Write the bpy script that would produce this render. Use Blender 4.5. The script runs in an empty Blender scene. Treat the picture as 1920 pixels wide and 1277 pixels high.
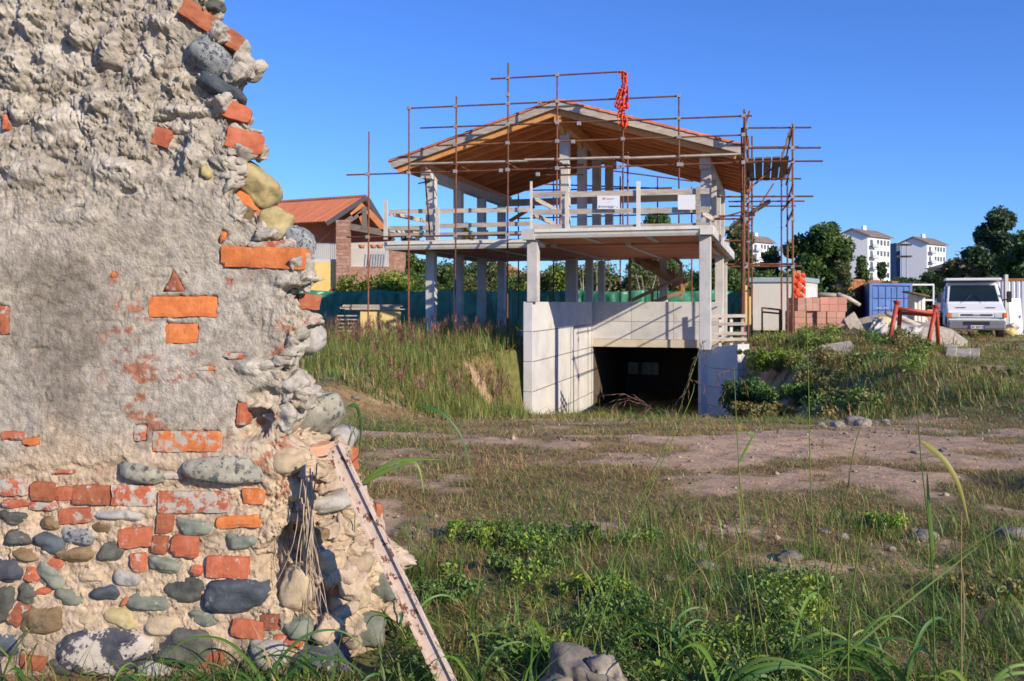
import bpy, math, random
import numpy as np
from mathutils import Vector, Matrix, noise as mnoise
R = math.radians
random.seed(7); rng = np.random.default_rng(7)
scene = bpy.context.scene
COL = scene.collection

# ---------------------------------------------------------------- camera
F = 1700.0            # focal length in pixels of the 1920 wide photograph
HY = 566.0            # horizon row
CZ = 1.35             # eye height
cam_d = bpy.data.cameras.new('camera'); cam = bpy.data.objects.new('camera', cam_d); COL.objects.link(cam)
cam.location = (0, 0, CZ); cam.rotation_euler = (R(90), 0, 0)
cam_d.sensor_width = 36.0; cam_d.lens = 36.0 * F / 1920.0
cam_d.shift_y = -(638.5 - HY) / 1920.0
cam_d.clip_end = 5000; cam_d.clip_start = 0.05
cam_d.dof.use_dof = True; cam_d.dof.focus_distance = 3.5; cam_d.dof.aperture_fstop = 9.0
scene.camera = cam
# ---------------------------------------------------------------- light
SUN_EL, SUN_AZ = R(24), R(43)          # azimuth: to the right of straight behind the camera
sun_to = Vector((math.sin(SUN_AZ) * math.cos(SUN_EL), -math.cos(SUN_AZ) * math.cos(SUN_EL), math.sin(SUN_EL)))
world = bpy.data.worlds.new('World'); scene.world = world; world.use_nodes = True
wn = world.node_tree; bg = wn.nodes['Background']
sky = wn.nodes.new('ShaderNodeTexSky'); sky.sky_type = 'NISHITA'; sky.sun_disc = False
sky.sun_elevation = SUN_EL; sky.sun_rotation = math.atan2(sun_to.x, sun_to.y)
sky.altitude = 300; sky.air_density = 1.0; sky.dust_density = 0.15; sky.ozone_density = 3.0
bg.inputs[1].default_value = 0.12
tint = wn.nodes.new('ShaderNodeMix'); tint.data_type = 'RGBA'; tint.blend_type = 'MULTIPLY'; tint.inputs[0].default_value = 1.0
tint.inputs[7].default_value = (.43, .71, 1.30, 1)      # deep clear-air blue, the same over the whole sky
wn.links.new(sky.outputs[0], tint.inputs[6]); wn.links.new(tint.outputs[2], bg.inputs[0])
sd = bpy.data.lights.new('sun', 'SUN'); sd.energy = 5.0; sd.angle = R(0.5); sd.color = (1.0, 0.85, 0.64)
sun = bpy.data.objects.new('sun', sd); COL.objects.link(sun)
sun.rotation_euler = (-sun_to).to_track_quat('-Z', 'Y').to_euler(); sun.location = sun_to * 60
vs = scene.view_settings; vs.view_transform = 'Standard'; vs.look = 'None'; vs.gamma = 1.0; vs.exposure = 0.3
vs.use_curve_mapping = False

# ---------------------------------------------------------------- helpers
def W(px, py, d): return Vector(((px - 960) / F * d, d, CZ + (HY - py) / F * d))
ORG = {}
def tag(o, label=None, cat=None, group=None, kind=None):
    if label: o['label'] = label
    if cat: o['category'] = cat
    if group: o['group'] = group
    if kind: o['kind'] = kind
    return o
def thing(name, loc, label, cat, group=None):
    o = bpy.data.objects.new(name, None); COL.objects.link(o); o.location = loc; o.empty_display_size = .2
    ORG[o.name] = Vector(loc); return tag(o, label, cat, group)
def link(o, parent=None):
    COL.objects.link(o)
    if parent is not None: o.parent = parent; ORG[o.name] = ORG[parent.name]
    return o
def mesh_np(name, V, Fq, mat, parent=None, col=None, smooth=False, tri=None):
    """V (n,3) world, Fq (m,4) quads, tri (k,3)"""
    V = np.asarray(V, dtype=np.float32)
    if parent is not None: V = V - np.array(ORG[parent.name], dtype=np.float32)
    me = bpy.data.meshes.new(name); me.vertices.add(len(V)); me.vertices.foreach_set('co', V.ravel())
    fl = []; tot = []
    if Fq is not None and len(Fq): fl.append(np.asarray(Fq).ravel()); tot.append(np.full(len(Fq), 4))
    if tri is not None and len(tri): fl.append(np.asarray(tri).ravel()); tot.append(np.full(len(tri), 3))
    fl = np.concatenate(fl).astype(np.int32); tot = np.concatenate(tot).astype(np.int32)
    me.loops.add(len(fl)); me.loops.foreach_set('vertex_index', fl)
    me.polygons.add(len(tot)); me.polygons.foreach_set('loop_start', np.concatenate([[0], np.cumsum(tot)[:-1]]).astype(np.int32))
    if smooth: me.polygons.foreach_set('use_smooth', np.ones(len(tot), dtype=bool))
    me.update(calc_edges=True)
    if col is not None:
        a = me.color_attributes.new('Col', 'FLOAT_COLOR', 'POINT')
        c = np.ones((len(V), 4), dtype=np.float32); c[:, :3] = col; a.data.foreach_set('color', c.ravel())
    me.validate()
    if mat: me.materials.append(mat)
    return link(bpy.data.objects.new(name, me), parent)
class MB:
    def __init__(s): s.v = []; s.f = []
    def quadbox(s, P):           # 8 corners: bottom 4 ccw, top 4 ccw
        n = len(s.v); s.v += [tuple(p) for p in P]
        for q in ((3, 2, 1, 0), (4, 5, 6, 7), (0, 1, 5, 4), (1, 2, 6, 5), (2, 3, 7, 6), (3, 0, 4, 7)): s.f.append([n + i for i in q])
        return s
    def box(s, c, sz, rz=0, M=None):
        c = Vector(c); hx, hy, hz = sz[0] / 2, sz[1] / 2, sz[2] / 2
        M = M or Matrix.Rotation(rz, 3, 'Z')
        return s.quadbox([c + M @ Vector(p) for p in ((-hx, -hy, -hz), (hx, -hy, -hz), (hx, hy, -hz), (-hx, hy, -hz), (-hx, -hy, hz), (hx, -hy, hz), (hx, hy, hz), (-hx, hy, hz))])
    def beam(s, a, b, w, h, up=(0, 0, 1)):
        a = Vector(a); b = Vector(b); d = (b - a).normalized(); up = Vector(up)
        x = d.cross(up)
        if x.length < 1e-4: x = d.cross(Vector((0, 1, 0)))
        x.normalize(); z = x.cross(d)
        P = []
        for sz in (-h / 2, h / 2):
            for p, sx in ((a, -1), (a, 1), (b, 1), (b, -1)): P.append(p + x * (sx * w / 2) + z * sz)
        return s.quadbox(P)
    def tube(s, pts, r, n=6, cap=True):
        pts = [Vector(p) for p in pts]; base = len(s.v); m = len(pts); prev = None
        rr = r if isinstance(r, (list, tuple)) else [r] * m
        for i, p in enumerate(pts):
            d = (pts[min(i + 1, m - 1)] - pts[max(i - 1, 0)]).normalized()
            if prev is None: x = d.orthogonal().normalized()
            else: x = (prev - d * prev.dot(d)).normalized()
            prev = x; y = d.cross(x)
            for k in range(n):
                a = 2 * math.pi * k / n; s.v.append(tuple(p + (x * math.cos(a) + y * math.sin(a)) * rr[i]))
        for i in range(m - 1):
            for k in range(n):
                k2 = (k + 1) % n; s.f.append([base + i * n + k, base + i * n + k2, base + (i + 1) * n + k2, base + (i + 1) * n + k])
        if cap: s.f.append([base + k for k in range(n)][::-1]); s.f.append([base + (m - 1) * n + k for k in range(n)])
        return s
    def prism(s, poly, vec):
        n = len(s.v); m = len(poly); vec = Vector(vec)
        s.v += [tuple(p) for p in poly] + [tuple(Vector(p) + vec) for p in poly]
        s.f.append(list(range(n, n + m))[::-1]); s.f.append(list(range(n + m, n + 2 * m)))
        for i in range(m): j = (i + 1) % m; s.f.append([n + i, n + j, n + m + j, n + m + i])
        return s
    def quad(s, a, b, c, d):
        n = len(s.v); s.v += [tuple(a), tuple(b), tuple(c), tuple(d)]; s.f.append([n, n + 1, n + 2, n + 3]); return s
    def build(s, name, mat, parent=None, smooth=False, bevel=0, fix=True):
        me = bpy.data.meshes.new(name); o = ORG[parent.name] if parent is not None else Vector((0, 0, 0))
        me.from_pydata([(v[0] - o.x, v[1] - o.y, v[2] - o.z) for v in s.v], [], s.f); me.materials.append(mat)
        if fix:
            import bmesh
            bm = bmesh.new(); bm.from_mesh(me); bmesh.ops.recalc_face_normals(bm, faces=bm.faces); bm.to_mesh(me); bm.free()
        if smooth:
            for p in me.polygons: p.use_smooth = True
        ob = link(bpy.data.objects.new(name, me), parent)
        if bevel:
            m = ob.modifiers.new('bevel', 'BEVEL'); m.width = bevel; m.segments = 2; m.limit_method = 'ANGLE'
        return ob

# numpy noise -----------------------------------------------------
def _hash(ix, iy, seed):
    h = (ix.astype(np.int64) * 374761393 + iy.astype(np.int64) * 668265263 + seed * 974711) & 0x7fffffff
    h = ((h ^ (h >> 13)) * 1274126177) & 0x7fffffff
    return ((h ^ (h >> 16)) & 0xffff) / 65535.0
def vnoise(x, y, seed=0):
    ix = np.floor(x); iy = np.floor(y); fx = x - ix; fy = y - iy
    fx = fx * fx * fx * (fx * (fx * 6 - 15) + 10); fy = fy * fy * fy * (fy * (fy * 6 - 15) + 10)
    a = _hash(ix, iy, seed); b = _hash(ix + 1, iy, seed); c = _hash(ix, iy + 1, seed); d = _hash(ix + 1, iy + 1, seed)
    return (a + (b - a) * fx) * (1 - fy) + (c + (d - c) * fx) * fy
def fbm(x, y, seed=0, oct=4, gain=.5):
    v = 0; a = 1; t = 0
    for i in range(oct):
        v = v + a * vnoise(x * 2 ** i + 13.7 * i, y * 2 ** i + 7.3 * i, seed + i); t += a; a *= gain
    return v / t
def sstep(a, b, x):
    t = np.clip((x - a) / (b - a), 0, 1); return t * t * (3 - 2 * t)

# materials ---------------------------------------------------------
def pmat(name, cols, scale=6, rough=.8, bump=.2, bscale=40, var=.12, attr=False, metal=0, stretch=None, trans=0, spots=None, detail=6, bdist=.01):
    m = bpy.data.materials.new(name); m.use_nodes = True; nt = m.node_tree; N = nt.nodes; L = nt.links
    b = N['Principled BSDF']; b.inputs['Roughness'].default_value = rough; b.inputs['Metallic'].default_value = metal
    tc = N.new('ShaderNodeTexCoord'); vec = tc.outputs['Object']
    if stretch:
        mp = N.new('ShaderNodeMapping'); mp.inputs['Scale'].default_value = stretch; L.new(vec, mp.inputs[0]); vec = mp.outputs[0]
    oi = N.new('ShaderNodeObjectInfo')
    nz = N.new('ShaderNodeTexNoise'); nz.noise_dimensions = '4D'; nz.inputs['Scale'].default_value = scale; nz.inputs['Detail'].default_value = detail; nz.inputs['Roughness'].default_value = .62
    mw = N.new('ShaderNodeMath'); mw.operation = 'MULTIPLY'; mw.inputs[1].default_value = 37.0; L.new(oi.outputs['Random'], mw.inputs[0]); L.new(mw.outputs[0], nz.inputs['W'])
    L.new(vec, nz.inputs['Vector'])
    cr = N.new('ShaderNodeValToRGB'); L.new(nz.outputs[0], cr.inputs[0]); e = cr.color_ramp.elements
    while len(e) < len(cols): e.new(.5)
    for i, c in enumerate(cols):
        e[i].position = .3 + .4 * i / max(1, len(cols) - 1); e[i].color = (*c, 1)
    colr = cr.outputs[0]
    def mix(mode, a, bb, fac=1.0):
        mx = N.new('ShaderNodeMix'); mx.data_type = 'RGBA'; mx.blend_type = mode
        if isinstance(fac, float): mx.inputs[0].default_value = fac
        else: L.new(fac, mx.inputs[0])
        L.new(a, mx.inputs[6])
        if isinstance(bb, tuple): mx.inputs[7].default_value = (*bb, 1)
        else: L.new(bb, mx.inputs[7])
        return mx.outputs[2]
    if attr:
        at = N.new('ShaderNodeAttribute'); at.attribute_name = 'Col'; colr = mix('MULTIPLY', at.outputs['Color'], colr)
    if spots:      # (colour, scale, low, high)
        sc, ss, lo, hi = spots
        n2 = N.new('ShaderNodeTexNoise'); n2.noise_dimensions = '4D'; n2.inputs['Scale'].default_value = ss; n2.inputs['Detail'].default_value = 8; n2.inputs['Roughness'].default_value = .7
        L.new(tc.outputs['Object'], n2.inputs['Vector']); L.new(mw.outputs[0], n2.inputs['W'])
        mr = N.new('ShaderNodeMapRange'); mr.inputs[1].default_value = lo; mr.inputs[2].default_value = hi; L.new(n2.outputs[0], mr.inputs[0])
        colr = mix('MIX', colr, sc, mr.outputs[0])
    if var:
        hs = N.new('ShaderNodeHueSaturation'); mr = N.new('ShaderNodeMapRange'); mr.inputs[3].default_value = 1 - var; mr.inputs[4].default_value = 1 + var
        L.new(oi.outputs['Random'], mr.inputs[0]); L.new(mr.outputs[0], hs.inputs['Value']); L.new(colr, hs.inputs['Color']); colr = hs.outputs[0]
    L.new(colr, b.inputs['Base Color'])
    if bump:
        n3 = N.new('ShaderNodeTexNoise'); n3.inputs['Scale'].default_value = bscale; n3.inputs['Detail'].default_value = 8; n3.inputs['Roughness'].default_value = .65; L.new(vec, n3.inputs['Vector'])
        bp = N.new('ShaderNodeBump'); bp.inputs['Strength'].default_value = bump; bp.inputs['Distance'].default_value = bdist; L.new(n3.outputs[0], bp.inputs['Height']); L.new(bp.outputs[0], b.inputs['Normal'])
    if trans:
        tr = N.new('ShaderNodeBsdfTranslucent'); L.new(colr, tr.inputs[0]); ms = N.new('ShaderNodeMixShader'); ms.inputs[0].default_value = trans
        L.new(b.outputs[0], ms.inputs[1]); L.new(tr.outputs[0], ms.inputs[2]); L.new(ms.outputs[0], N['Material Output'].inputs[0])
    return m
M = {}
M['concrete'] = pmat('concrete', [(.38, .37, .36), (.50, .49, .47), (.60, .58, .55)], 2.2, .85, .25, 25, .06, spots=((.27, .25, .22), 1.1, .58, .75))
M['formed'] = pmat('formed_concrete', [(.44, .44, .45), (.55, .55, .55), (.62, .615, .60)], 1.3, .85, .25, 25, .05, spots=((.36, .33, .28), .8, .58, .78))
M['wood'] = pmat('scaffold_wood', [(.26, .23, .19), (.42, .37, .31), (.55, .5, .42)], 3, .8, .3, 30, .2, stretch=(1, 1, 6))
M['whitewood'] = pmat('pale_board', [(.5, .48, .43), (.62, .59, .53), (.7, .67, .6)], 3, .8, .2, 30, .1)
M['orangewood'] = pmat('larch_timber', [(.50, .21, .055), (.60, .28, .085), (.66, .34, .12)], 2.5, .6, .15, 20, .12, stretch=(3, 3, 3))
M['brownwood'] = pmat('stained_board', [(.46, .15, .045), (.55, .20, .065), (.60, .25, .09)], 2, .6, .15, 20, .16)
M['rustpole'] = pmat('rusty_tube', [(.10, .035, .02), (.17, .06, .03), (.24, .09, .045)], 5, .75, .2, 60, .2)
M['coupler'] = pmat('galvanised_coupler', [(.35, .34, .32), (.5, .48, .45)], 20, .5, .1, 60, .1, metal=.5)
M['tile'] = pmat('clay_tile', [(.42, .12, .05), (.52, .17, .075), (.6, .23, .12)], 4, .8, .2, 40, .2)
M['barn_tile'] = pmat('barn_tile', [(.36, .11, .06), (.43, .145, .08), (.48, .18, .105)], .8, .8, .2, 40, .06)
M['terracotta'] = pmat('terracotta_block', [(.42, .14, .07), (.52, .19, .095), (.58, .24, .13)], 2, .85, .2, 30, .12)
M['tarp'] = pmat('green_tarpaulin', [(.02, .12, .075), (.035, .19, .12), (.07, .27, .18)], 1.2, .38, .2, 6, .08)
M['white'] = pmat('white_paint', [(.74, .75, .77), (.8, .81, .82)], 2, .35, 0, 10, .02)
M['orange'] = pmat('orange_mesh', [(.75, .06, .01), (.9, .10, .02)], 9, .6, .1, 30, .05, trans=.25)
M['redpaint'] = pmat('red_oxide_paint', [(.36, .05, .025), (.45, .07, .03), (.30, .05, .03)], 8, .55, .1, 40, .08, spots=((.16, .06, .035), 9, .58, .68))
M['bluepaint'] = pmat('blue_container_paint', [(.055, .12, .33), (.075, .155, .40), (.10, .19, .42)], 1.5, .5, .05, 20, .05, spots=((.12, .08, .06), 3, .68, .75))
M['rustsheet'] = pmat('rusty_sheet', [(.10, .035, .02), (.26, .10, .04), (.45, .22, .09)], 1.2, .8, .15, 20, .05)
M['black'] = pmat('black_rubber', [(.012, .012, .013), (.03, .03, .03)], 12, .75, .1, 40, .05)
M['greyplastic'] = pmat('grey_plastic', [(.16, .17, .18), (.21, .22, .23)], 6, .55, .05, 60, .03)
M['glass'] = pmat('dark_glass', [(.008, .018, .024), (.012, .025, .033)], 2, .06, 0, 1, .02)
M['steel'] = pmat('steel', [(.45, .45, .46), (.58, .58, .58)], 9, .35, .05, 50, .05, metal=.7)
M['leaf'] = pmat('leaves', [(.72, .74, .62), (1, 1, 1), (1.25, 1.2, 1.05)], .6, .55, 0, 1, .0, attr=True, trans=.28)
M['grass'] = pmat('grass_blades', [(.75, .75, .7), (1, 1, 1), (1.25, 1.15, .95)], .9, .5, 0, 1, .0, attr=True, trans=.32)
M['bark'] = pmat('bark', [(.07, .055, .04), (.13, .105, .08), (.18, .15, .12)], 9, .9, .4, 25, .15, stretch=(3, 3, .6))
M['oldbrick'] = pmat('old_brick', [(.22, .12, .085), (.34, .19, .14), (.45, .32, .26)], 5, .9, .3, 20, .15)
M['facade'] = pmat('white_render', [(.70, .72, .74), (.77, .78, .79)], .15, .85, 0, 1, .02)
# ================================================================ terrain
HO = Vector((.6, 25.4, 0)); TH = R(16); HU = Vector((math.cos(TH), -math.sin(TH), 0)); HV = Vector((math.sin(TH), math.cos(TH), 0))
def H(s, t, z): return HO + HU * s + HV * t + Vector((0, 0, z))
def HP(px, py, t):        # pixel -> point on the vertical plane t of the house
    k = (px - 960) / F
    s = (k * (HO.y + HV.y * t) - HO.x - HV.x * t) / (HU.x - k * HU.y)
    p = H(s, t, 0); p.z = CZ + (HY - py) / F * p.y; return p
def gz(x, y):
    x = np.asarray(x, float); y = np.asarray(y, float)
    z = (fbm(x * .35, y * .35, 3, 3) - .5) * .16 + (fbm(x * 1.7, y * 1.7, 9, 3) - .5) * .09
    z = z * np.clip(1 - (np.hypot(x, y) - 60) / 100, .15, 1)
    Lx = np.interp(y, [6, 12, 18, 25.2, 25.6, 34, 40], [-4.0, -2.2, -.7, .35, .62, 3.03, 4.7])
    Rx = np.interp(y, [8, 12, 16, 20, 23.2, 24.4, 28, 33, 40], [9, 6.0, 5.1, 5.2, 5.85, 5.25, 6.25, 7.65, 9.6])
    soft = np.interp(y, [10, 22, 25, 26], [2.5, 1.4, .9, .24])
    softr = np.interp(y, [10, 21, 23.2, 24.4], [2.5, 1.5, .35, .24])
    dp = np.interp(y, [9, 12, 33, 42.3, 42.8], [0, -.27, -2.74, -2.74, 0])
    inside = sstep(Lx - soft, Lx + .02, x) * (1 - sstep(Rx - .02, Rx + softr, x))
    z = z * (1 - .6 * inside) + dp * inside
    # spoil heap on the right of the ramp
    z = z + .55 * np.exp(-((x - 8.9) / 1.9) ** 2 - ((y - 24.5) / 3.6) ** 2) * (1 - inside)
    z = z + .22 * np.exp(-((x - 6.4) / 1.2) ** 2 - ((y - 15.5) / 2.0) ** 2)
    return z
def gz1(x, y): return float(gz(np.array([x]), np.array([y]))[0])
def bare(x, y):
    """how bare the soil is, 0..1"""
    n = fbm(x * .55, y * .9, 21, 4); n2 = fbm(x * 2.1, y * 2.6, 33, 3)
    band = np.exp(-((y - np.interp(x, [-4, 0, 3, 8], [10.0, 9.6, 8.4, 8.8])) / np.interp(x, [-4, 0, 2, 6], [1.0, 1.3, 1.9, 2.2])) ** 2)
    right = sstep(-.5, 2.5, x)
    b = band * (.20 + .42 * right) + (n - .5) * 1.9 + (n2 - .5) * 1.5 - .08 - .25 * sstep(5.6, 4.2, y)
    ramp = sstep(11, 16, y) * sstep(0, 2, x - np.interp(y, [10, 34], [-1, 3])) * (1 - sstep(5, 7, x)) * .35
    return np.clip(sstep(.14, .50, b + ramp), 0, 1)
def lines(segs):
    out = []
    for a, b, st in segs: out.append(np.arange(a, b, st))
    return np.concatenate(out)
gx = np.concatenate([-np.geomspace(1500, 22, 26), lines([(-21, -9, .8), (-9, -3, .2), (-3, 9.5, .09), (9.5, 22, .35)]), np.geomspace(22, 1500, 26)])
gy = np.concatenate([-np.geomspace(400, 6, 12), lines([(-5, 2, .5), (2, 12, .08), (12, 36, .17), (36, 60, .6)]), np.geomspace(60, 2500, 28)])
X, Y = np.meshgrid(gx, gy); Z = gz(X, Y); Bz = bare(X, Y) * (np.hypot(X, Y) < 70)
nx, ny = len(gx), len(gy); idx = np.arange(nx * ny).reshape(ny, nx)
FQ = np.stack([idx[:-1, :-1], idx[:-1, 1:], idx[1:, 1:], idx[1:, :-1]], -1).reshape(-1, 4)
Z = Z - .012 * (1 - Bz) + (fbm(X * 9, Y * 9, 5, 3) - .5) * .035 * (np.hypot(X, Y) < 30)
soil = np.array([.48, .33, .205]); litter = np.array([.26, .175, .08]); green = np.array([.13, .135, .04])
n1 = fbm(X * .8, Y * .8, 41, 4)[..., None]; B3 = Bz[..., None]
gcol = (litter * sstep(.35, .6, n1) + green * (1 - sstep(.35, .6, n1))) * (1 - B3) + soil * (.85 + .4 * (n1 - .5)) * B3
M['ground'] = pmat('soil_and_litter', [(.55, .52, .48), (1, 1, 1), (1.35, 1.3, 1.22)], 7, .95, .6, 28, 0, attr=True, detail=10, bdist=.03)
tag(mesh_np('ground', np.stack([X, Y, Z], -1).reshape(-1, 3), FQ, M['ground'], col=gcol.reshape(-1, 3), smooth=True), kind='structure')

# ---------------------------------------------------------------- grass
def blades(P, h, w, az, bend, col, k=3, tipcol=None, roll=None):
    n = len(P); lv = []; cl = []
    dx, dy = np.cos(az), np.sin(az); r = az + np.pi / 2 if roll is None else roll; sx, sy = np.cos(r), np.sin(r)
    for i in range(k + 1):
        u = i / k; out = bend * h * u ** 1.8; zz = h * u * (1 - .35 * np.minimum(bend, 1.2) * u)
        c = np.stack([P[:, 0] + dx * out, P[:, 1] + dy * out, P[:, 2] + zz - .01], -1)
        ww = (w * (1 - .93 * u ** 1.4) / 2)[:, None]; side = np.stack([sx, sy, 0 * sx], -1) * ww
        lv += [c - side, c + side]
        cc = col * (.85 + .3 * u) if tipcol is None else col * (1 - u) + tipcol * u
        cl += [cc, cc]
    V = np.stack(lv, 1).reshape(-1, 3); C = np.stack(cl, 1).reshape(-1, 3)
    b = (np.arange(n) * 2 * (k + 1))[:, None]; q = []
    for i in range(k): q.append(np.stack([b[:, 0] + 2 * i, b[:, 0] + 2 * i + 1, b[:, 0] + 2 * i + 3, b[:, 0] + 2 * i + 2], -1))
    return V, np.concatenate(q), C
def merge(parts):
    Vs, Fs, Cs = [], [], []; o = 0
    for v, f, c in parts: Vs.append(v); Fs.append(f + o); Cs.append(c); o += len(v)
    return np.concatenate(Vs), np.concatenate(Fs), np.concatenate(Cs)
PAL = np.array([[.075, .16, .022], [.12, .215, .03], [.19, .25, .05], [.28, .25, .08], [.40, .29, .13], [.30, .165, .08], [.19, .08, .05]])
def palette(n, wts):
    wts = np.array(wts, float); i = rng.choice(len(PAL), n, p=wts / wts.sum()); return PAL[i] * rng.uniform(.75, 1.3, (n, 1))
def wedge(n, y0, y1, pad=1.12, pw=1.0):
    y = y0 + (y1 - y0) * rng.random(n) ** pw; x = (rng.random(n) * 2 - 1) * ((960 / F) * y * pad + .9); return x, y
def clear(x, y):      # keep grass out of the wall and of the concrete
    c = ~((y > 3.22) & (y < 3.95) & (x < -.42))
    s = (x - HO.x) * HU.x + (y - HO.y) * HU.y; t = (x - HO.x) * HV.x + (y - HO.y) * HV.y
    c &= ~((t > 9) & (t < 16) & (s > -4.6) & (s < 5)); c &= ~((t > -.2) & (t < 9.2) & (s > -.35) & (s < .05))
    return c
parts = []
# short turf, near to far
for n, y0, y1, hh, ww, k, pw in ((135000, 3.0, 7.5, .040, .0042, 2, .75), (98000, 6.5, 13, .042, .0065, 2, .75), (60000, 12, 26, .08, .013, 2, .7), (52000, 22, 60, .16, .035, 2, .65)):
    x, y = wedge(n, y0, y1, pw=pw); bz = bare(x, y); cl = fbm(x * 1.1, y * 1.1, 55, 3)
    keep = (rng.random(n) > bz * 1.05) & (rng.random(n) < .35 + 1.0 * cl) & clear(x, y); x, y, cl = x[keep], y[keep], cl[keep]; n = len(x)
    tone = fbm(x * .5, y * .5, 77, 4)
    g = palette(n, [3, 4, 3, 2, 1.4, .5, .1]); d = palette(n, [.4, .8, 1.5, 3, 4, 2.5, 1])
    dry = sstep(.38, .56, tone + .12 * sstep(3.9, 6, y) - .13 * sstep(12, 18, y))[:, None]
    pick = rng.random((n, 1)) < dry; c = np.where(pick, d, g)
    h = hh * rng.gamma(4, .3, n) * (.6 + .9 * cl) * (1.35 - .6 * dry[:, 0]); c = c * (.65 + .7 * fbm(x * 2.3, y * 2.3, 66, 3))[:, None]
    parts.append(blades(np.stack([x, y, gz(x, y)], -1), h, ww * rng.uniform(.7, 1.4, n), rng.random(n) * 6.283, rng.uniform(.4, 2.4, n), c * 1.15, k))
V_, F_, C_ = merge(parts)
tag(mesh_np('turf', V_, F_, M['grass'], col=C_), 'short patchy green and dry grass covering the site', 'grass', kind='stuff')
# rank grass: near foreground clumps, the left meadow below the columns, the heap
parts = []
def clumps(nc, per, sampler, hlo, hhi, ww, wts, k=4, spread=.10, bend=(.15, .9)):
    cx, cy = sampler(nc); nc = len(cx); ok = clear(cx, cy) & (rng.random(nc) > bare(cx, cy) * .9); cx, cy = cx[ok], cy[ok]; nc = len(cx)
    hc = rng.uniform(hlo, hhi, nc); tint = rng.uniform(.8, 1.2, (nc, 1))
    i = np.repeat(np.arange(nc), per); n = len(i)
    x = cx[i] + rng.normal(0, spread, n); y = cy[i] + rng.normal(0, spread, n); okk = clear(x, y); x, y, i = x[okk], y[okk], i[okk]; n = len(x)
    parts.append(blades(np.stack([x, y, gz(x, y)], -1), hc[i] * rng.uniform(.5, 1.15, n), ww * rng.uniform(.6, 1.4, n), rng.random(n) * 6.283, rng.uniform(*bend, n), palette(n, wts) * tint[i], k))
def near(n):
    y = 2.75 + 2.9 * rng.random(n) ** 1.6; x = (rng.random(n) * 2 - 1) * .62 * y; w = vnoise(x * 1.4, y * 1.4, 91)
    k = (w > .35 + .16 * (x > 1.0)) | (rng.random(n) < .25); return x[k], y[k]
clumps(800, 22, near, .07, .19, .0055, [5, 5, 2.5, .8, .8, .3, .1], 4, .07)
clumps(200, 8, near, .16, .32, .010, [5, 4, 2, .6, .4, .1, 0], 5, .06, (.4, 1.2))
def nearmid(n):
    y = 4.6 + 6 * rng.random(n) ** 1.3; x = (rng.random(n) * 2 - 1) * .6 * y; k = vnoise(x * .9, y * .9, 93) > .5; return x[k], y[k]
clumps(620, 16, nearmid, .04, .11, .006, [2, 3, 3, 3, 3.5, 1.5, .5], 3, .10)
def meadow(n):
    y = 15.5 + 15.5 * rng.random(n) ** .8; x = rng.uniform(-.24, .012, n) * y - .1 + 0 * y; return x, y
clumps(1900, 13, meadow, .16, .50, .016, [3, 5, 5, 3, 2.5, .6, .2], 3, .16, (.1, .6))
def meadow2(n):
    y = rng.uniform(25, 38, n); x = rng.uniform(-.25, .0, n) * y; return x, y
clumps(700, 12, meadow2, .5, .95, .02, [2, 4, 5, 4, 3, 1, 1], 3, .2, (.1, .5))
def heap(n):
    y = rng.uniform(13, 31, n); x = np.interp(y, [13, 20, 30], [5.2, 6.2, 7.6]) + rng.random(n) ** 1.3 * np.interp(y, [13, 30], [2.4, 4.5]); return x, y
clumps(1000, 14, heap, .10, .30, .014, [3, 4, 4, 3, 3, 2, 1], 3, .17, (.15, .8))
def rightlawn(n):
    y = rng.uniform(13, 40, n); x = rng.uniform(.38, .62, n) * y; return x, y
clumps(1300, 10, rightlawn, .04, .12, .016, [2, 5, 6, 4, 2, .4, .1], 2, .2, (.2, 1))
V_, F_, C_ = merge(parts)
tag(mesh_np('rank_grass', V_, F_, M['grass'], col=C_), 'tufts of rank green and straw coloured grass and weeds', 'grass', kind='stuff')
# reddish seed heads floating over the meadow: on fine stalks
def seedheads(spots, name, label):
    parts = []
    for x, y, h in spots:
        z = gz1(x, y); az = random.random() * 6.28; b = random.uniform(.1, .35)
        P = np.array([[x, y, z]]); parts.append(blades(P, np.array([h]), np.array([.006 if y < 12 else .014]), np.array([az]), np.array([b]), np.array([[.12, .14, .04]]), 4))
        tip = np.array([x + math.cos(az) * b * h * .8, y + math.sin(az) * b * h * .8, z + h * (1 - .35 * b) * .93])
        n = 14; u = rng.random(n); Q = tip + np.stack([rng.normal(0, .02, n), rng.normal(0, .02, n), (u - .7) * h * .22], -1)
        parts.append(blades(Q, rng.uniform(.05, .12, n) * (1 if y < 12 else 1.5), np.full(n, .006 if y < 12 else .016), az + rng.normal(0, .9, n), rng.uniform(.3, 1, n), np.tile([[.26, .13, .09]], (n, 1)) * rng.uniform(.7, 1.4, (n, 1)), 2))
    V_, F_, C_ = merge(parts); return tag(mesh_np(name, V_, F_, M['grass'], col=C_), label, 'grass', kind='stuff')
sp = [(random.uniform(-.235, .0) * y, y, random.uniform(.6, 1.05)) for y in [random.uniform(15, 36) for _ in range(330)]]
seedheads([s for s in sp if clear(np.array([s[0]]), np.array([s[1]]))[0]], 'seeding_grass', 'tall grass with reddish brown seed heads before the green fence')
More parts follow.
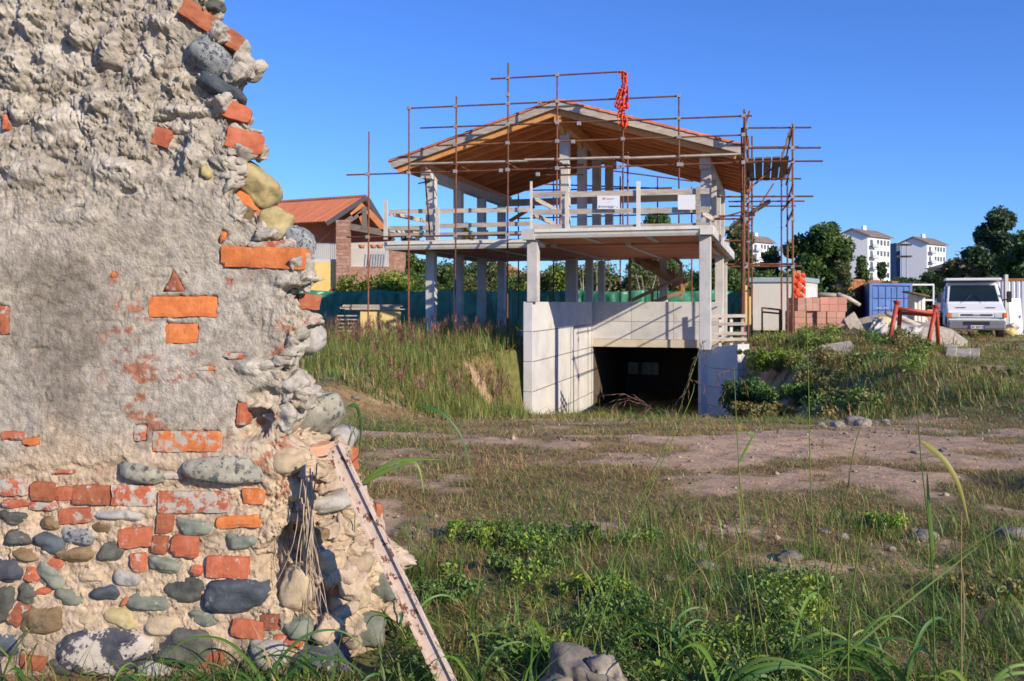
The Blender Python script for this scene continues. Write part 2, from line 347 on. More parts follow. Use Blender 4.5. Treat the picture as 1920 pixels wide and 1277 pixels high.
# ================================================================ the ruined wall
WD = 3.3; PPM = F / WD
wall = thing('ruined_wall', (-1.4, WD, 0), 'broken old plastered wall of cobbles and red bricks with a ragged end', 'wall')
E_ = np.array([(400, -160), (402, 0), (408, 30), (425, 62), (452, 92), (476, 122), (462, 142), (432, 165), (428, 188), (446, 196), (466, 205), (464, 228), (478, 246), (484, 270), (470, 292), (440, 302), (432, 330), (445, 350), (455, 385), (475, 415), (520, 437), (540, 458), (560, 470), (575, 488), (590, 508), (588, 528), (556, 545), (545, 560), (572, 576), (592, 592), (594, 608), (574, 620), (566, 650), (548, 668), (507, 684), (535, 692), (562, 702), (592, 722), (602, 748), (585, 770), (562, 792), (575, 820), (615, 842), (648, 860), (662, 890), (668, 930), (680, 980), (695, 1030), (722, 1062), (752, 1085), (760, 1110), (748, 1140), (748, 1180), (742, 1220), (735, 1400)], float)
A_ = np.array([(375, -160), (380, 60), (425, 120), (400, 180), (420, 240), (425, 300), (415, 350), (430, 400), (480, 440), (520, 480), (560, 515), (530, 560), (535, 610), (525, 660), (485, 690), (520, 730), (500, 780), (480, 840), (500, 880), (500, 950), (485, 1000), (495, 1060), (510, 1130), (530, 1200), (540, 1400)], float)
YB = np.array([(-160, .10), (300, .10), (500, .12), (700, .2), (800, .3), (900, .38), (1400, .42)])
py_rows = np.concatenate([np.linspace(-145, 1285, 470), [1320, 1400]])[::-1]
NR = len(py_rows)
XLp = 960 - 3.3 * PPM; NF = 300; NE = 70
left = np.linspace(XLp, -50, 22)[:-1]
def wobble(py): return (fbm(py * .09, py * 0, 61, 3) - .5) * 16
xa = np.interp(py_rows, A_[:, 1], A_[:, 0]) + wobble(py_rows); xb = np.interp(py_rows, E_[:, 1], E_[:, 0]) + (fbm(py_rows * .13, py_rows * 0, 71, 3) - .5) * 12
xa = np.minimum(xa, xb - 12)
yb = np.interp(py_rows, YB[:, 0], YB[:, 1])
PXm, Wm, Ym = [], [], []
for j in range(NR):
    fr = np.linspace(-50, xa[j], NF); w = np.linspace(0, 1, NE + 1)[1:]
    en = xa[j] + (xb[j] - xa[j]) * w
    PXm.append(np.concatenate([left, fr, en])); Wm.append(np.concatenate([0 * left, 0 * fr, w])); Ym.append(np.concatenate([0 * left, 0 * fr, yb[j] * w ** 2.2]))
PX = np.array(PXm); WW = np.array(Wm); YD = np.array(Ym); PY = np.repeat(py_rows[:, None], PX.shape[1], 1)
# relief (metres towards the outside)
u, v = (PX + YD * PPM * .9) / 100, PY / 100
warp = (fbm(u * 1.5, v * 1.5, 5, 3) - .5) * .8
n_big = fbm(u * .9 + warp, v * .9 - warp, 11, 4); n_mid = fbm(u * 3 + warp * 2, v * 3, 12, 4); n_fine = fbm(u * 11, v * 11, 13, 3); n_x = fbm(u * 22, v * 22, 14, 2)
rough = sstep(420, 220, PY) * .55 + sstep(500, 200, PX + (PY - 300) * .3) * sstep(480, 300, PY) * .3 + sstep(860, 920, PY) * .28
rough = np.clip(rough + .25 * sstep(400, 560, PX) + .5 * sstep(0, .3, WW), 0, 1.1)
D = (n_big - .5) * (.012 + .035 * rough) + (n_mid - .5) * (.007 + .022 * rough) + (n_fine - .5) * (.0032 + .014 * rough) + (n_x - .5) * (.0028 + .007 * rough)
bill = np.abs(fbm(u * 1.7 - warp, v * 1.7 + warp, 17, 3) - .5) * 2        # creases
rid = 1 - np.abs(fbm(u * 4.5 + warp, v * 4.5, 18, 3) - .5) * 2
D -= (1 - sstep(0, .05, bill)) * (.003 + .006 * rough) * sstep(.5, .62, n_big + .05)
for th_, sd_, fq in ((.46, 101, 1.6), (.52, 102, 2.4), (.55, 103, 3.6)):
    fl = fbm(u * fq + warp, v * fq * 1.25 - warp, sd_, 5, .6); D += (sstep(th_, th_ + .018, fl) - .5) * (.0016 + .012 * rough) 
D += (rid - .8) * .010 * rough
crack = np.abs(fbm(u * .55 + warp * .4, v * 2.2, 19, 3) - .5)
D -= (1 - sstep(0, .012, crack)) * .006 * sstep(330, 480, PY) * (PY < 860)
lower = sstep(866, 886, PY + (n_mid - .5) * 60 + (n_big - .5) * 40)
D -= .016 * lower
D += WW ** .5 * (n_mid - .5) * .05 + WW * (n_big - .5) * .07
base = np.zeros((NR, PX.shape[1], 3)); 
grey = np.array([.385, .35, .305]); pale = np.array([.55, .52, .475]); sand = np.array([.53, .415, .30]); stain = np.array([.175, .15, .12]); redd = np.array([.36, .12, .06])
def mixc(c, t, m): return c * (1 - m[..., None]) + t * m[..., None]
C = np.ones_like(base) * grey
C = mixc(C, pale, sstep(.48, .66, n_big * .6 + n_mid * .4) * (.4 + .5 * sstep(420, 200, PY)))
C = mixc(C, np.array([.40, .36, .29]), sstep(.5, .7, fbm(u * 1.1, v * 1.1, 23, 4)) * .6)
C = mixc(C, sand, np.clip(sstep(770, 900, PY + (n_big - .5) * 160) * .9 + WW * .5 * sstep(640, 820, PY), 0, 1))
st = np.exp(-((PX - 120) / 105) ** 2 - ((PY - 640 - 0) / 175) ** 2) + .6 * np.exp(-((PX - 110) / 60) ** 2 - ((PY - 520) / 60) ** 2)
C = mixc(C, stain, np.clip(sstep(.22, .95, st + (n_mid - .5) * .8 + (n_big - .5) * .6) * .72, 0, 1))
C = mixc(C, stain, sstep(.60, .74, fbm(u * .8, v * 1.2, 29, 4)) * .35)
C = mixc(C, np.array([.33, .26, .2]), sstep(.62, .74, n_mid) * rough * .4)
sm = sstep(.60, .68, fbm(u * 4.2, v * 5.5, 31, 3)) * np.clip(sstep(470, 520, PY) * sstep(940, 860, PY) * sstep(150, 260, PX), 0, 1) * sstep(.45, .6, fbm(u * .9, v * 1.3, 37, 3))
C = mixc(C, redd, sm * .8)
C = mixc(C, redd * .9, sstep(.62, .68, fbm(u * 5, v * 6, 39, 3)) * np.exp(-((PY - 925) / 40) ** 2) * .7)
C = mixc(C, np.array([.20, .17, .14]), sstep(1160, 1270, PY + (n_mid - .5) * 120) * .55)      # shade of the tall grass painted on the wall foot
def bump_ell(cx, cy, w, h, ang, amt, hard=.6, noise=.25, colr=None, cm=.8):
    global D, C
    a = R(ang); dx, dy = PX - cx, PY - cy; ex = (dx * math.cos(a) + dy * math.sin(a)) / (w / 2); ey = (-dx * math.sin(a) + dy * math.cos(a)) / (h / 2)
    r = np.sqrt(ex ** 2 + ey ** 2) + (n_mid - .5) * noise * 2 + (n_fine - .5) * noise
    m = 1 - sstep(hard, 1.0, r); D = D + amt * m
    if colr is not None: C = mixc(C, np.array(colr), m * cm)
def rect(cx, cy, w, h, ang, amt, jag=.12):
    global D
    a = R(ang); dx, dy = PX - cx, PY - cy; ex = np.abs(dx * math.cos(a) + dy * math.sin(a)) - w / 2; ey = np.abs(-dx * math.sin(a) + dy * math.cos(a)) - h / 2
    q = np.maximum(ex, ey) + (n_fine - .5) * 14 * jag * 4 + (n_mid - .5) * 10 * jag * 4
    m = 1 - sstep(-3, 3, q); D = D * (1 - m) + amt * m
# plaster lumps over hidden cobbles
for cx, cy, w, h, an, am in ((207, 98, 52, 84, 8, .045), (152, 66, 56, 62, 0, .05), (60, 38, 70, 80, 20, .035), (90, 110, 60, 60, 0, .03), (30, 130, 70, 90, 0, .035), (268, 120, 80, 90, 20, .03), (180, 190, 60, 70, 30, .04), (100, 225, 90, 60, -10, .03), (40, 205, 60, 70, 0, .03), (370, 280, 56, 90, 8, .035), (345, 300, 40, 60, 0, .025), (310, 40, 80, 50, 0, .03), (60, 320, 110, 70, 0, .025), (215, 320, 120, 60, 10, .025), (150, 400, 120, 60, 0, .016), (360, 207, 140, 26, 2, .03), (330, 150, 60, 60, 30, .025), (250, 205, 50, 60, 20, .02), (470, 690, 60, 40, 10, .02), (585, 515, 60, 40, -20, .035), (595, 600, 36, 30, 0, .03), (760, 1100, 60, 70, 0, .04), (545, 525, 120, 34, 0, .02), (440, 545, 130, 34, 0, .004)):
    bump_ell(cx, cy, w, h, an, am, .35, .3, pale, .35)
# pits and broken pockets
for cx, cy, w, h, an, am in ((75, 50, 30, 16, 30, -.03), (215, 128, 40, 14, 10, -.03), (240, 360, 44, 14, -8, -.025), (145, 390, 46, 14, -12, -.02), (100, 300, 50, 20, 10, -.02), (300, 224, 50, 12, 0, -.03), (255, 300, 60, 14, 15, -.02), (75, 655, 44, 14, 0, -.014), (6, 330, 30, 24, 0, -.02), (160, 55, 26, 50, 0, -.02), (330, 268, 24, 14, 0, -.02), (560, 545, 70, 16, 0, -.06), (515, 686, 70, 16, -15, -.07), (475, 795, 90, 62, -30, -.10), (520, 748, 130, 46, 0, -.035), (545, 1060, 130, 150, 0, -.12), (590, 1140, 120, 90, 0, -.05), (45, 1020, 70, 14, 0, -.015), (455, 330, 20, 30, 0, -.02), (500, 1230, 80, 40, 0, -.08)):
    bump_ell(cx, cy, w, h, an, am, .55, .22)
bump_ell(520, 752, 120, 44, 0, 0, .6, .2, (.50, .43, .34), .8)
HALO = True
BR = [  # cx, cy, w, h, angle, kind, plaster smear 0..1, proud
    (343, 575, 130, 40, 0, 'o', 0, .000), (340, 625, 64, 38, 0, 'o', 0, .000), (302, 257, 34, 36, 20, 'r', .2, .012), (460, 262, 72, 40, 12, 'r', .1, .02), (443, 208, 58, 34, 16, 'r', .15, .025),
    (402, 48, 136, 34, 31, 'd', .1, .035), (464, 371, 54, 32, 10, 'o', 0, .02), (493, 483, 160, 40, 2, 'o', .05, .018), (581, 566, 46, 32, 3, 'd', .05, .04), (6, 600, 24, 56, 0, 'd', .2, .004), (8, 228, 12, 30, 0, 'r', .2, .01), (505, 459, 80, 16, -3, 'r', .5, .01),
    (24, 914, 56, 34, -3, 'r', .55, .012), (79, 922, 47, 36, 2, 'd', .1, .022), (120, 926, 38, 28, 0, 'r', .4, .012), (169, 928, 70, 38, 2, 'd', .25, .018), (248, 929, 84, 40, 1, 'r', .55, .014), (361, 942, 134, 42, 0, 'r', .6, .012), (28, 945, 50, 16, 2, 'r', .4, .012), (80, 950, 56, 15, 3, 'r', .45, .012),
    (138, 968, 60, 30, -4, 'r', .3, .016), (307, 981, 32, 42, 4, 'd', .1, .02), (252, 1008, 64, 38, -4, 'r', .2, .02), (298, 1022, 30, 36, 10, 'd', .2, .016), (345, 1024, 50, 42, 6, 'r', .15, .02), (258, 1056, 30, 36, -6, 'r', .2, .016), (367, 1072, 24, 20, 10, 'r', .2, .012), (426, 1064, 80, 42, 2, 'r', .35, .016),
    (60, 1080, 30, 28, 20, 'r', .2, .014), (102, 1056, 28, 22, 25, 'r', .3, .012), (80, 1110, 28, 13, -8, 'r', .2, .012), (33, 1152, 30, 44, 35, 'd', .2, .014), (446, 979, 82, 24, -2, 'o', .3, .014), (474, 931, 42, 30, 3, 'o', .2, .012), (608, 917, 66, 36, 2, 'p', .15, .016), (602, 858, 44, 24, -8, 'p', .1, .012), (664, 893, 26, 48, 0, 'd', .1, .01),
    (463, 1181, 62, 36, 6, 'r', .1, .014), (507, 1168, 40, 32, -6, 'd', .2, .012), (233, 1130, 12, 22, 30, 'r', 0, .012), (350, 828, 130, 40, 0, 'o', .55, .004), (262, 812, 24, 32, 0, 'r', .5, .002), (22, 818, 44, 18, 0, 'r', .4, .008), (58, 828, 32, 16, -10, 'o', .3, .008), (452, 776, 18, 44, 4, 'r', .35, .004), (640, 1122, 46, 20, 10, 'r', .2, .012), (706, 1010, 26, 44, 15, 'd', .2, .01), (60, 1245, 50, 30, 10, 'd', .1, .012), (398, 1238, 50, 30, -5, 'd', .1, .012), (540, 1205, 56, 26, 5, 'r', .2, .012),
    (330, 893, 60, 14, 0, 'r', .6, .010), (118, 886, 44, 10, 0, 'r', .6, .01), (437, 668, 40, 14, 0, 'r', .6, .0), (385, 692, 36, 10, 0, 'o', .5, .0), (212, 516, 12, 12, 0, 'o', .2, .0), (416, 445, 12, 24, 20, 'o', .1, .006)]
for b in BR:
    if b[3] > 22 and b[0] < 470 and b[1] > 300 and b[1] < 860: rect(b[0], b[1], b[2] - 4, b[3] - 2, b[4], -.02)
    else:
        rect(b[0], b[1], b[2] - 6, b[3] - 5, b[4], -.02)
def halo(L):
    global D
    for cx, cy, w, h, an, *_ in L:
        if cy < 870: continue
        a = R(an); dx, dy = PX - cx, PY - cy; ex = (dx * math.cos(a) + dy * math.sin(a)) / (w / 2); ey = (-dx * math.sin(a) + dy * math.cos(a)) / (h / 2)
        r = np.sqrt(ex ** 2 + ey ** 2) + (n_mid - .5) * .3; D = D + .007 * (1 - sstep(.95, 1.5, r)) * (1 - WW)
ST = [(281, 886, 98, 44, 4, 'l', .03), (430, 881, 150, 56, 3, 'l', .06), (35, 972, 54, 28, 6, 'k', .02), (104, 982, 34, 26, 0, 'n', .015), (49, 1008, 58, 32, -5, 'k', .02), (102, 1019, 64, 38, 4, 'b', .025), (157, 1005, 64, 33, 6, 's', .02), (198, 997, 54, 32, 8, 'n', .012), (230, 968, 122, 30, 1, 'w', .02), (372, 988, 74, 36, 4, 'g', .02), (214, 1038, 48, 46, 20, 'k', .02), (150, 1044, 76, 34, 2, 'n', .02), (59, 1041, 68, 27, 5, 'n', .016), (23, 1069, 56, 46, 0, 'p', .025), (101, 1082, 60, 36, 32, 'g', .018), (317, 1061, 64, 31, 10, 'g', .02), (178, 1085, 48, 27, 0, 't', .012), (248, 1088, 52, 33, 15, 'w', .014), (57, 1116, 32, 36, 0, 'k', .018), (135, 1123, 54, 33, 5, 'g', .016), (204, 1116, 56, 34, -8, 'b', .02), (357, 1108, 74, 42, 0, 'k', .025), (290, 1132, 94, 33, 4, 'g', .022), (12, 1135, 44, 70, 0, 'k', .025), (91, 1167, 84, 60, -10, 'n', .03), (168, 1154, 62, 38, 0, 't', .015), (235, 1162, 56, 37, 4, 'y', .016), (315, 1176, 82, 44, 5, 't', .014), (384, 1163, 54, 32, 0, 'g', .015), (203, 1223, 182, 86, 6, 'p', .05), (362, 1215, 124, 72, 5, 'k', .04), (20, 1209, 64, 44, 0, 'b', .02),
      (449, 1117, 114, 62, 2, 'b', .05), (457, 1017, 58, 29, 0, 'g', .018), (538, 870, 70, 46, 0, 't', .03), (578, 800, 120, 84, -24, 'l', .10), (640, 848, 54, 52, 20, 'w', .05), (625, 965, 86, 36, -6, 'w', .045), (722, 1139, 56, 70, 15, 'g', .05), (655, 1150, 84, 48, 5, 't', .045), (612, 1075, 66, 54, 0, 't', .03), (598, 1018, 44, 30, 0, 'n', .03), (510, 1232, 74, 60, 0, 'w', .05), (590, 1248, 124, 62, 0, 'b', .06), (560, 1110, 60, 80, 10, 't', .02), (690, 1225, 70, 60, 10, 'g', .05),
      (402, 108, 96, 56, 42, 's', .045), (418, 162, 86, 38, 32, 'b', .05), (476, 334, 100, 58, 38, 'y', .06), (462, 413, 32, 52, -15, 'n', .03), (516, 414, 58, 56, 10, 'y', .05), (556, 458, 62, 70, 25, 's', .02), (582, 638, 54, 48, -15, 'w', .05), (396, 2, 44, 22, 10, 'k', .03), (392, 318, 22, 30, 0, 'y', .012), (560, 1180, 50, 40, 0, 'g', .03), (672, 1085, 46, 40, 10, 't', .02), (560, 925, 50, 34, 0, 't', .012), (565, 660, 40, 22, 10, 'g', .03), (140, 1255, 90, 40, 0, 'k', .03), (300, 1262, 80, 40, 0, 'w', .03), (455, 1262, 60, 44, 0, 'k', .03)]
halo(ST)
# a triangular scar with a brick corner behind it
tri = (PY > 505 + 1.9 * np.abs(PX - 326) + (n_mid - .5) * 12) & (PY < 545); D = np.where(tri, -.018, D)
def surf(px, py):       # y offset and relief at a pixel of the wall
    j = int(np.argmin(np.abs(py_rows - py))); i = int(np.argmin(np.abs(PX[j] - px))); return float(YD[j, i]), float(WW[j, i])
ang = WW * R(75)
D[:, :len(left)] *= .8
DIRX = np.sin(ang); DIRY = -np.cos(ang)
dep = WD + YD
GX = (PX - 960) / F * dep + D * DIRX; GY = dep + D * DIRY; GZ = CZ + (HY - PY) / F * WD + 0 * PX
# behind the silhouette and round the back
nb = [(.06, -14), (.55, -26)]
cols = [np.stack([GX, GY, GZ], -1)]; ccs = [C]
lastx, lasty = xb, WD + yb
for k, (dy, dpx) in enumerate(((.05, -6), (.12, -16), (.2, -30))):
    yy = np.minimum(lasty + dy, WD + .62) if k < 2 else np.full(NR, WD + .62)
    xx = (xb + dpx + (fbm(py_rows * .1, py_rows * 0 + k, 83, 3) - .5) * 22 - 960) / F * yy
    cols.append(np.stack([xx, yy, GZ[:, 0]], -1)[:, None, :]); ccs.append(C[:, -1:, :])
for fx in (.3, .6, 1.0):
    xx = (xb - 30 - 960) / F * (WD + .62) * (1 - fx) + GX[:, 0] * fx
    cols.append(np.stack([xx, np.full(NR, WD + .62) + (fbm(py_rows * .03, py_rows * 0 + fx * 9, 85, 3) - .5) * .06, GZ[:, 0]], -1)[:, None, :]); ccs.append(C[:, :1, :])
P3 = np.concatenate(cols, 1); C3 = np.concatenate(ccs, 1); P3[..., 2] -= 0
nc = P3.shape[1]; idx = np.arange(NR * nc).reshape(NR, nc); nxt = np.roll(idx, -1, 1)
FQ = np.stack([idx[:-1], nxt[:-1], nxt[1:], idx[1:]], -1).reshape(-1, 4)
# top: close the ring towards a centre line
topc = np.array([[-1.9, WD + .3, P3[-1, 0, 2] + .04]]); VV = np.concatenate([P3.reshape(-1, 3), topc]); CC3 = np.concatenate([C3.reshape(-1, 3), [grey]])
T = np.stack([idx[-1], nxt[-1], np.full(nc, len(VV) - 1)], -1)
M['plaster'] = pmat('old_lime_plaster', [(.55, .53, .50), (.95, .95, .94), (1.3, 1.28, 1.25)], 34, .95, .9, 120, 0, attr=True, detail=14, spots=((.15, .13, .11), 60, .66, .72), bdist=.008)
mesh_np('plaster', VV, FQ, M['plaster'], wall, CC3, smooth=True, tri=T)
# bricks
def smear(col, f, sc=30): return ((.40, .37, .33), sc, .62 - .22 * f, .66 - .20 * f)
BM = {}
for kname, cols_ in (('o', [(.44, .12, .035), (.55, .17, .05), (.60, .22, .08)]), ('r', [(.33, .085, .045), (.42, .12, .06), (.47, .17, .10)]), ('d', [(.20, .065, .038), (.31, .10, .05), (.40, .15, .07)]), ('p', [(.46, .22, .13), (.53, .28, .18), (.56, .33, .23)])):
    for q, f in enumerate((0, .25, .55)):
        BM[kname, q] = pmat('brick_%s_%d' % ({'o': 'orange', 'r': 'red', 'd': 'dark', 'p': 'pale'}[kname], q), cols_, 22, .92, .6, 90, .1, spots=((.42, .39, .345), 24, [.72, .56, .48][q], [.80, .62, .53][q]), bdist=.005)
def brick_mesh(cx, cy, w, h, ang, y0, depth, seed, rotz=0, tri=False):
    """subdivided block with chipped edges, front at y0"""
    nxs, nys, nzs = max(3, int(w / 9)), 3, max(3, int(h / 8)); hw, hh = w / PPM / 2, h / PPM / 2; vs, fs = {}, []
    vl = []
    def vid(i, j, k):
        if (i, j, k) not in vs:
            x, y, z = -hw + 2 * hw * i / nxs, depth * j / nys, -hh + 2 * hh * k / nzs
            e = (i in (0, nxs)) + (j == 0) + (k in (0, nzs)); rnd = mnoise.noise_vector(Vector((x * 14 + seed * 3.1, y * 14, z * 14))) * .004 + mnoise.noise_vector(Vector((x * 60 + seed, y * 60, z * 60))) * .0028
            sh = (.0015 + .006 * max(0, mnoise.noise(Vector((x * 30 + seed, z * 30, 5))))) * max(0, e - 1)
            x -= math.copysign(sh, x); z -= math.copysign(sh, z); y += sh * (j == 0)
            if tri: x *= max(.12, 1 - k / nzs)
            p = Vector((x, y, z)) + rnd * (1 if j < nys else 0); vs[i, j, k] = len(vl); vl.append(p)
        return vs[i, j, k]
    for i in range(nxs):
        for k in range(nzs): fs.append([vid(i, 0, k), vid(i + 1, 0, k), vid(i + 1, 0, k + 1), vid(i, 0, k + 1)])
    for j in range(nys):
        for i in range(nxs):
            fs.append([vid(i, j, 0), vid(i, j + 1, 0), vid(i + 1, j + 1, 0), vid(i + 1, j, 0)]); fs.append([vid(i, j, nzs), vid(i + 1, j, nzs), vid(i + 1, j + 1, nzs), vid(i, j + 1, nzs)])
        for k in range(nzs):
            fs.append([vid(0, j, k), vid(0, j, k + 1), vid(0, j + 1, k + 1), vid(0, j + 1, k)]); fs.append([vid(nxs, j, k), vid(nxs, j + 1, k), vid(nxs, j + 1, k + 1), vid(nxs, j, k + 1)])
    d = WD + y0; c = Vector(((cx - 960) / F * d, d, CZ + (HY - cy) / F * WD)); Mx = Matrix.Rotation(rotz, 3, 'Z') @ Matrix.Rotation(R(ang), 3, 'Y')
    m = MB(); m.v = [tuple(c + Mx @ p) for p in vl]; m.f = fs; return m
for i, (cx, cy, w, h, an, kd, smr, pr) in enumerate(BR):
    yo, wv = surf(cx, cy); y0 = -pr * .7 + (.012 if cy > 870 else 0) + (yo if wv > 0 else 0)
    if wv > .3: y0 -= .01
    o = brick_mesh(cx, cy, w, h, an, y0 - .002, .10, i, R(35) * wv).build('brick', BM[kd, 0 if smr < .2 else 1 if smr < .45 else 2], wall)
brick_mesh(326, 526, 44, 44, 0, -.004, .08, 99, 0, True).build('brick', BM['d', 1], wall, smooth=True)
# cobbles
def stone_mat(nm, c, sp=None): return pmat('cobble_' + nm, c, 16, .8, .8, 45, .14, spots=sp, bdist=.006, detail=10)
SM = {'k': stone_mat('dark', [(.035, .04, .036), (.075, .08, .07), (.13, .13, .11)], ((.3, .29, .26), 22, .60, .68)),
      'b': stone_mat('slate', [(.03, .038, .055), (.06, .075, .095), (.10, .12, .14)], ((.42, .41, .39), 20, .60, .67)),
      'g': stone_mat('greengrey', [(.11, .13, .11), (.17, .19, .155), (.24, .25, .20)], ((.36, .35, .29), 26, .58, .68)),
      'n': stone_mat('brown', [(.09, .06, .03), (.19, .13, .065), (.29, .22, .13)], ((.06, .06, .05), 24, .55, .64)),
      't': stone_mat('tan', [(.30, .23, .15), (.42, .33, .22), (.50, .41, .30)], ((.30, .29, .26), 24, .6, .7)),
      'w': stone_mat('white', [(.27, .26, .25), (.37, .355, .34), (.45, .435, .41)], ((.18, .17, .165), 24, .55, .66)),
      'l': stone_mat('lichened', [(.14, .14, .12), (.27, .265, .225), (.42, .40, .31)], ((.07, .08, .085), 34, .52, .58)),
      'y': stone_mat('yellow', [(.24, .20, .09), (.38, .31, .15), (.46, .40, .24)], ((.12, .12, .10), 22, .6, .7)),
      'p': stone_mat('patched', [(.022, .026, .045), (.05, .055, .075), (.09, .09, .10)], ((.46, .42, .37), 9, .52, .55)),
      's': stone_mat('speckled', [(.10, .115, .13), (.22, .24, .25), (.36, .37, .36)], ((.04, .05, .07), 60, .52, .58))}
import bmesh
_bm = bmesh.new(); bmesh.ops.create_icosphere(_bm, subdivisions=4, radius=1); ICO_V = [v.co.copy() for v in _bm.verts]; ICO_F = [[v.index for v in f.verts] for f in _bm.faces]; _bm.free()
_bm = bmesh.new(); bmesh.ops.create_icosphere(_bm, subdivisions=2, radius=1); ICO2_V = [v.co.copy() for v in _bm.verts]; ICO2_F = [[v.index for v in f.verts] for f in _bm.faces]; _bm.free()
def stone_mesh(c, sx, sy, sz, rot, seed, rough=.16, low=False, blocky=.0):
    m = MB(); Vs = ICO2_V if low else ICO_V
    for v in Vs:
        q = v * 1.1 + Vector((seed * 7.3, seed * 1.7, 0)); k = 1 + rough * mnoise.noise(q * .9) * 1.5 + rough * .5 * mnoise.noise(q * 2.1) + rough * .2 * mnoise.noise(q * 5)
        w = Vector([math.copysign(abs(a) ** (1 - blocky), a) for a in v]) * k
        m.v.append(tuple(c + rot @ Vector((w.x * sx, w.y * sy, w.z * sz))))
    m.f = [list(f) for f in (ICO2_F if low else ICO_F)]; return m
for i, (cx, cy, w, h, an, kd, pr) in enumerate(ST):
    yo, wv = surf(cx, cy); hw, hh = w / PPM / 2, h / PPM / 2; dy = max(.045, min(hw, .09))
    front = yo + (.008 if cy > 870 and wv == 0 else 0) - pr * .85; d = WD + front + dy
    if cx > 520 or cy < 680: d = WD + max(front + dy, yo * .9 + .02)
    c = Vector(((cx - 960) / F * d, d, CZ + (HY - cy) / F * WD))
    stone_mesh(c, hw * 1.08, dy, hh * 1.10, Matrix.Rotation(R(an), 3, 'Y'), i + 1, .20, False, .22).build('stone', SM[kd], wall, smooth=True, fix=False)
# rubble and mortar lumps sticking out of the broken end
M['mortar'] = pmat('mortar_lump', [(.27, .24, .20), (.39, .36, .315), (.50, .47, .425)], 22, .95, .9, 60, .12, spots=((.36, .13, .07), 14, .66, .72), detail=12, bdist=.012)
M['sandmortar'] = pmat('sandy_mortar_lump', [(.36, .28, .20), (.47, .37, .27), (.55, .45, .34)], 22, .95, .9, 60, .12, detail=12, bdist=.012)
rl = random.Random(21)
for i in range(96):
    py = rl.uniform(20, 1240); j = int(np.argmin(np.abs(py_rows - py))); w0 = rl.uniform(.35, 1.0); px = xa[j] + (xb[j] - xa[j]) * w0 + rl.gauss(0, 4); yo = yb[j] * w0 ** 2.2; d = WD + yo + rl.uniform(-.005, .03); s_ = rl.uniform(9, 25) / PPM * (1.25 if py > 600 else 1)
    stone_mesh(Vector(((px - 960) / F * d, d, CZ + (HY - py) / F * WD)), s_, s_ * .9, s_ * rl.uniform(.5, .85), Matrix.Rotation(rl.uniform(-1, 1), 3, 'Y') @ Matrix.Rotation(rl.random() * 3, 3, 'Z'), i * 1.37 + 50, .55, False, .35).build('mortar_lump', M['sandmortar' if py > 800 else 'mortar'], wall, smooth=True, fix=False)
# roots hanging out of the pocket
M['root'] = pmat('dry_root', [(.26, .19, .13), (.40, .31, .23), (.5, .41, .32)], 30, .9, .2, 60, .1)
for k in range(26):
    x0 = 575 + random.gauss(0, 5); pts = []; xe = x0 + random.gauss(-2, 26); ye = random.uniform(1060, 1190); y1 = random.uniform(865, 960); ph = random.random() * 6
    for q in range(9):
        u_ = q / 8; yy = y1 + (ye - y1) * u_; xx = x0 + (xe - x0) * u_ ** 1.7 + 4 * math.sin(u_ * 7 + ph); d = WD - .035 + .02 * random.random() + .05 * u_; pts.append(W(xx, yy, d))
    MB().tube(pts, [.0028 * (1 - .6 * q / 8) for q in range(9)], 5).build('root', M['root'], wall, smooth=True)
# leaning rusty board
board = thing('leaning_board', W(840, 1290, 3.12), 'long narrow pale painted board with rusty flakes leaning on the broken wall end', 'board')
M['flaked'] = pmat('flaking_paint', [(.42, .33, .27), (.52, .42, .35), (.58, .48, .40)], 14, .75, .4, 60, 0, spots=((.15, .055, .03), 26, .54, .58), bdist=.004)
a, b = W(627, 838, 3.16), W(850, 1302, 3.02); dr = (b - a).normalized(); sx = Vector((-dr.z, 0, dr.x)).normalized(); sx = sx if sx.x > 0 else -sx
nrm = dr.cross(sx).normalized(); nrm = nrm if nrm.y < 0 else -nrm
m = MB(); m.beam(a, b, .058, .022, up=nrm); m.build('plank', M['flaked'], board, bevel=.003)
m = MB(); m.beam(a + sx * .024 + nrm * .017, b + sx * .024 + nrm * .017, .008, .012, up=nrm); m.build('raised_edge', M['flaked'], board)
m = MB(); m.beam(a - sx * .024 + nrm * .017, b - sx * .024 + nrm * .017, .008, .012, up=nrm); m.build('raised_edge', M['flaked'], board)
# ================================================================ unfinished house
house = thing('unfinished_house', H(0, 6, 0), 'unfinished concrete frame house with open timber roof and sunken garage', 'house')
ZS0, ZS1 = 3.02, 3.30            # first floor slab
COLW = .30
TT = (3.5, 6.2, 8.9, 11.6)
def eave_z(s): return 7.30 - abs(s - .1) * .298      # underside of the roof boards at s
def column(s, t, z0, z1, w=COLW): MB().box(H(s, t, (z0 + z1) / 2), (w, w, z1 - z0), -TH).build('column', M['concrete'], house, bevel=.012)
for t in TT:
    column(-4.4, t, -.2, ZS0); column(-4.4, t, ZS1, 5.36)
    column(4.5, t, ZS1, 5.36)
    if t > 8: column(4.6, t, -.1, ZS0)
    column(.12, t, ZS1, 6.70)
column(2.3, 11.6, -.2, ZS0); _c = [HP(1072, 500, 9.6), HP(1105, 500, 11.0), HP(1128, 500, 12.0)]
for _p, _w in zip(_c, (.42, .28, .26)): MB().box((_p.x, _p.y, (ZS0 + .03) / 2), (_w, _w, ZS0 - .03), -TH).build('column', M['concrete'], house, bevel=.012)
column(0, 0, 1.35, 3.10); column(4.72, 0, .08, 3.10)
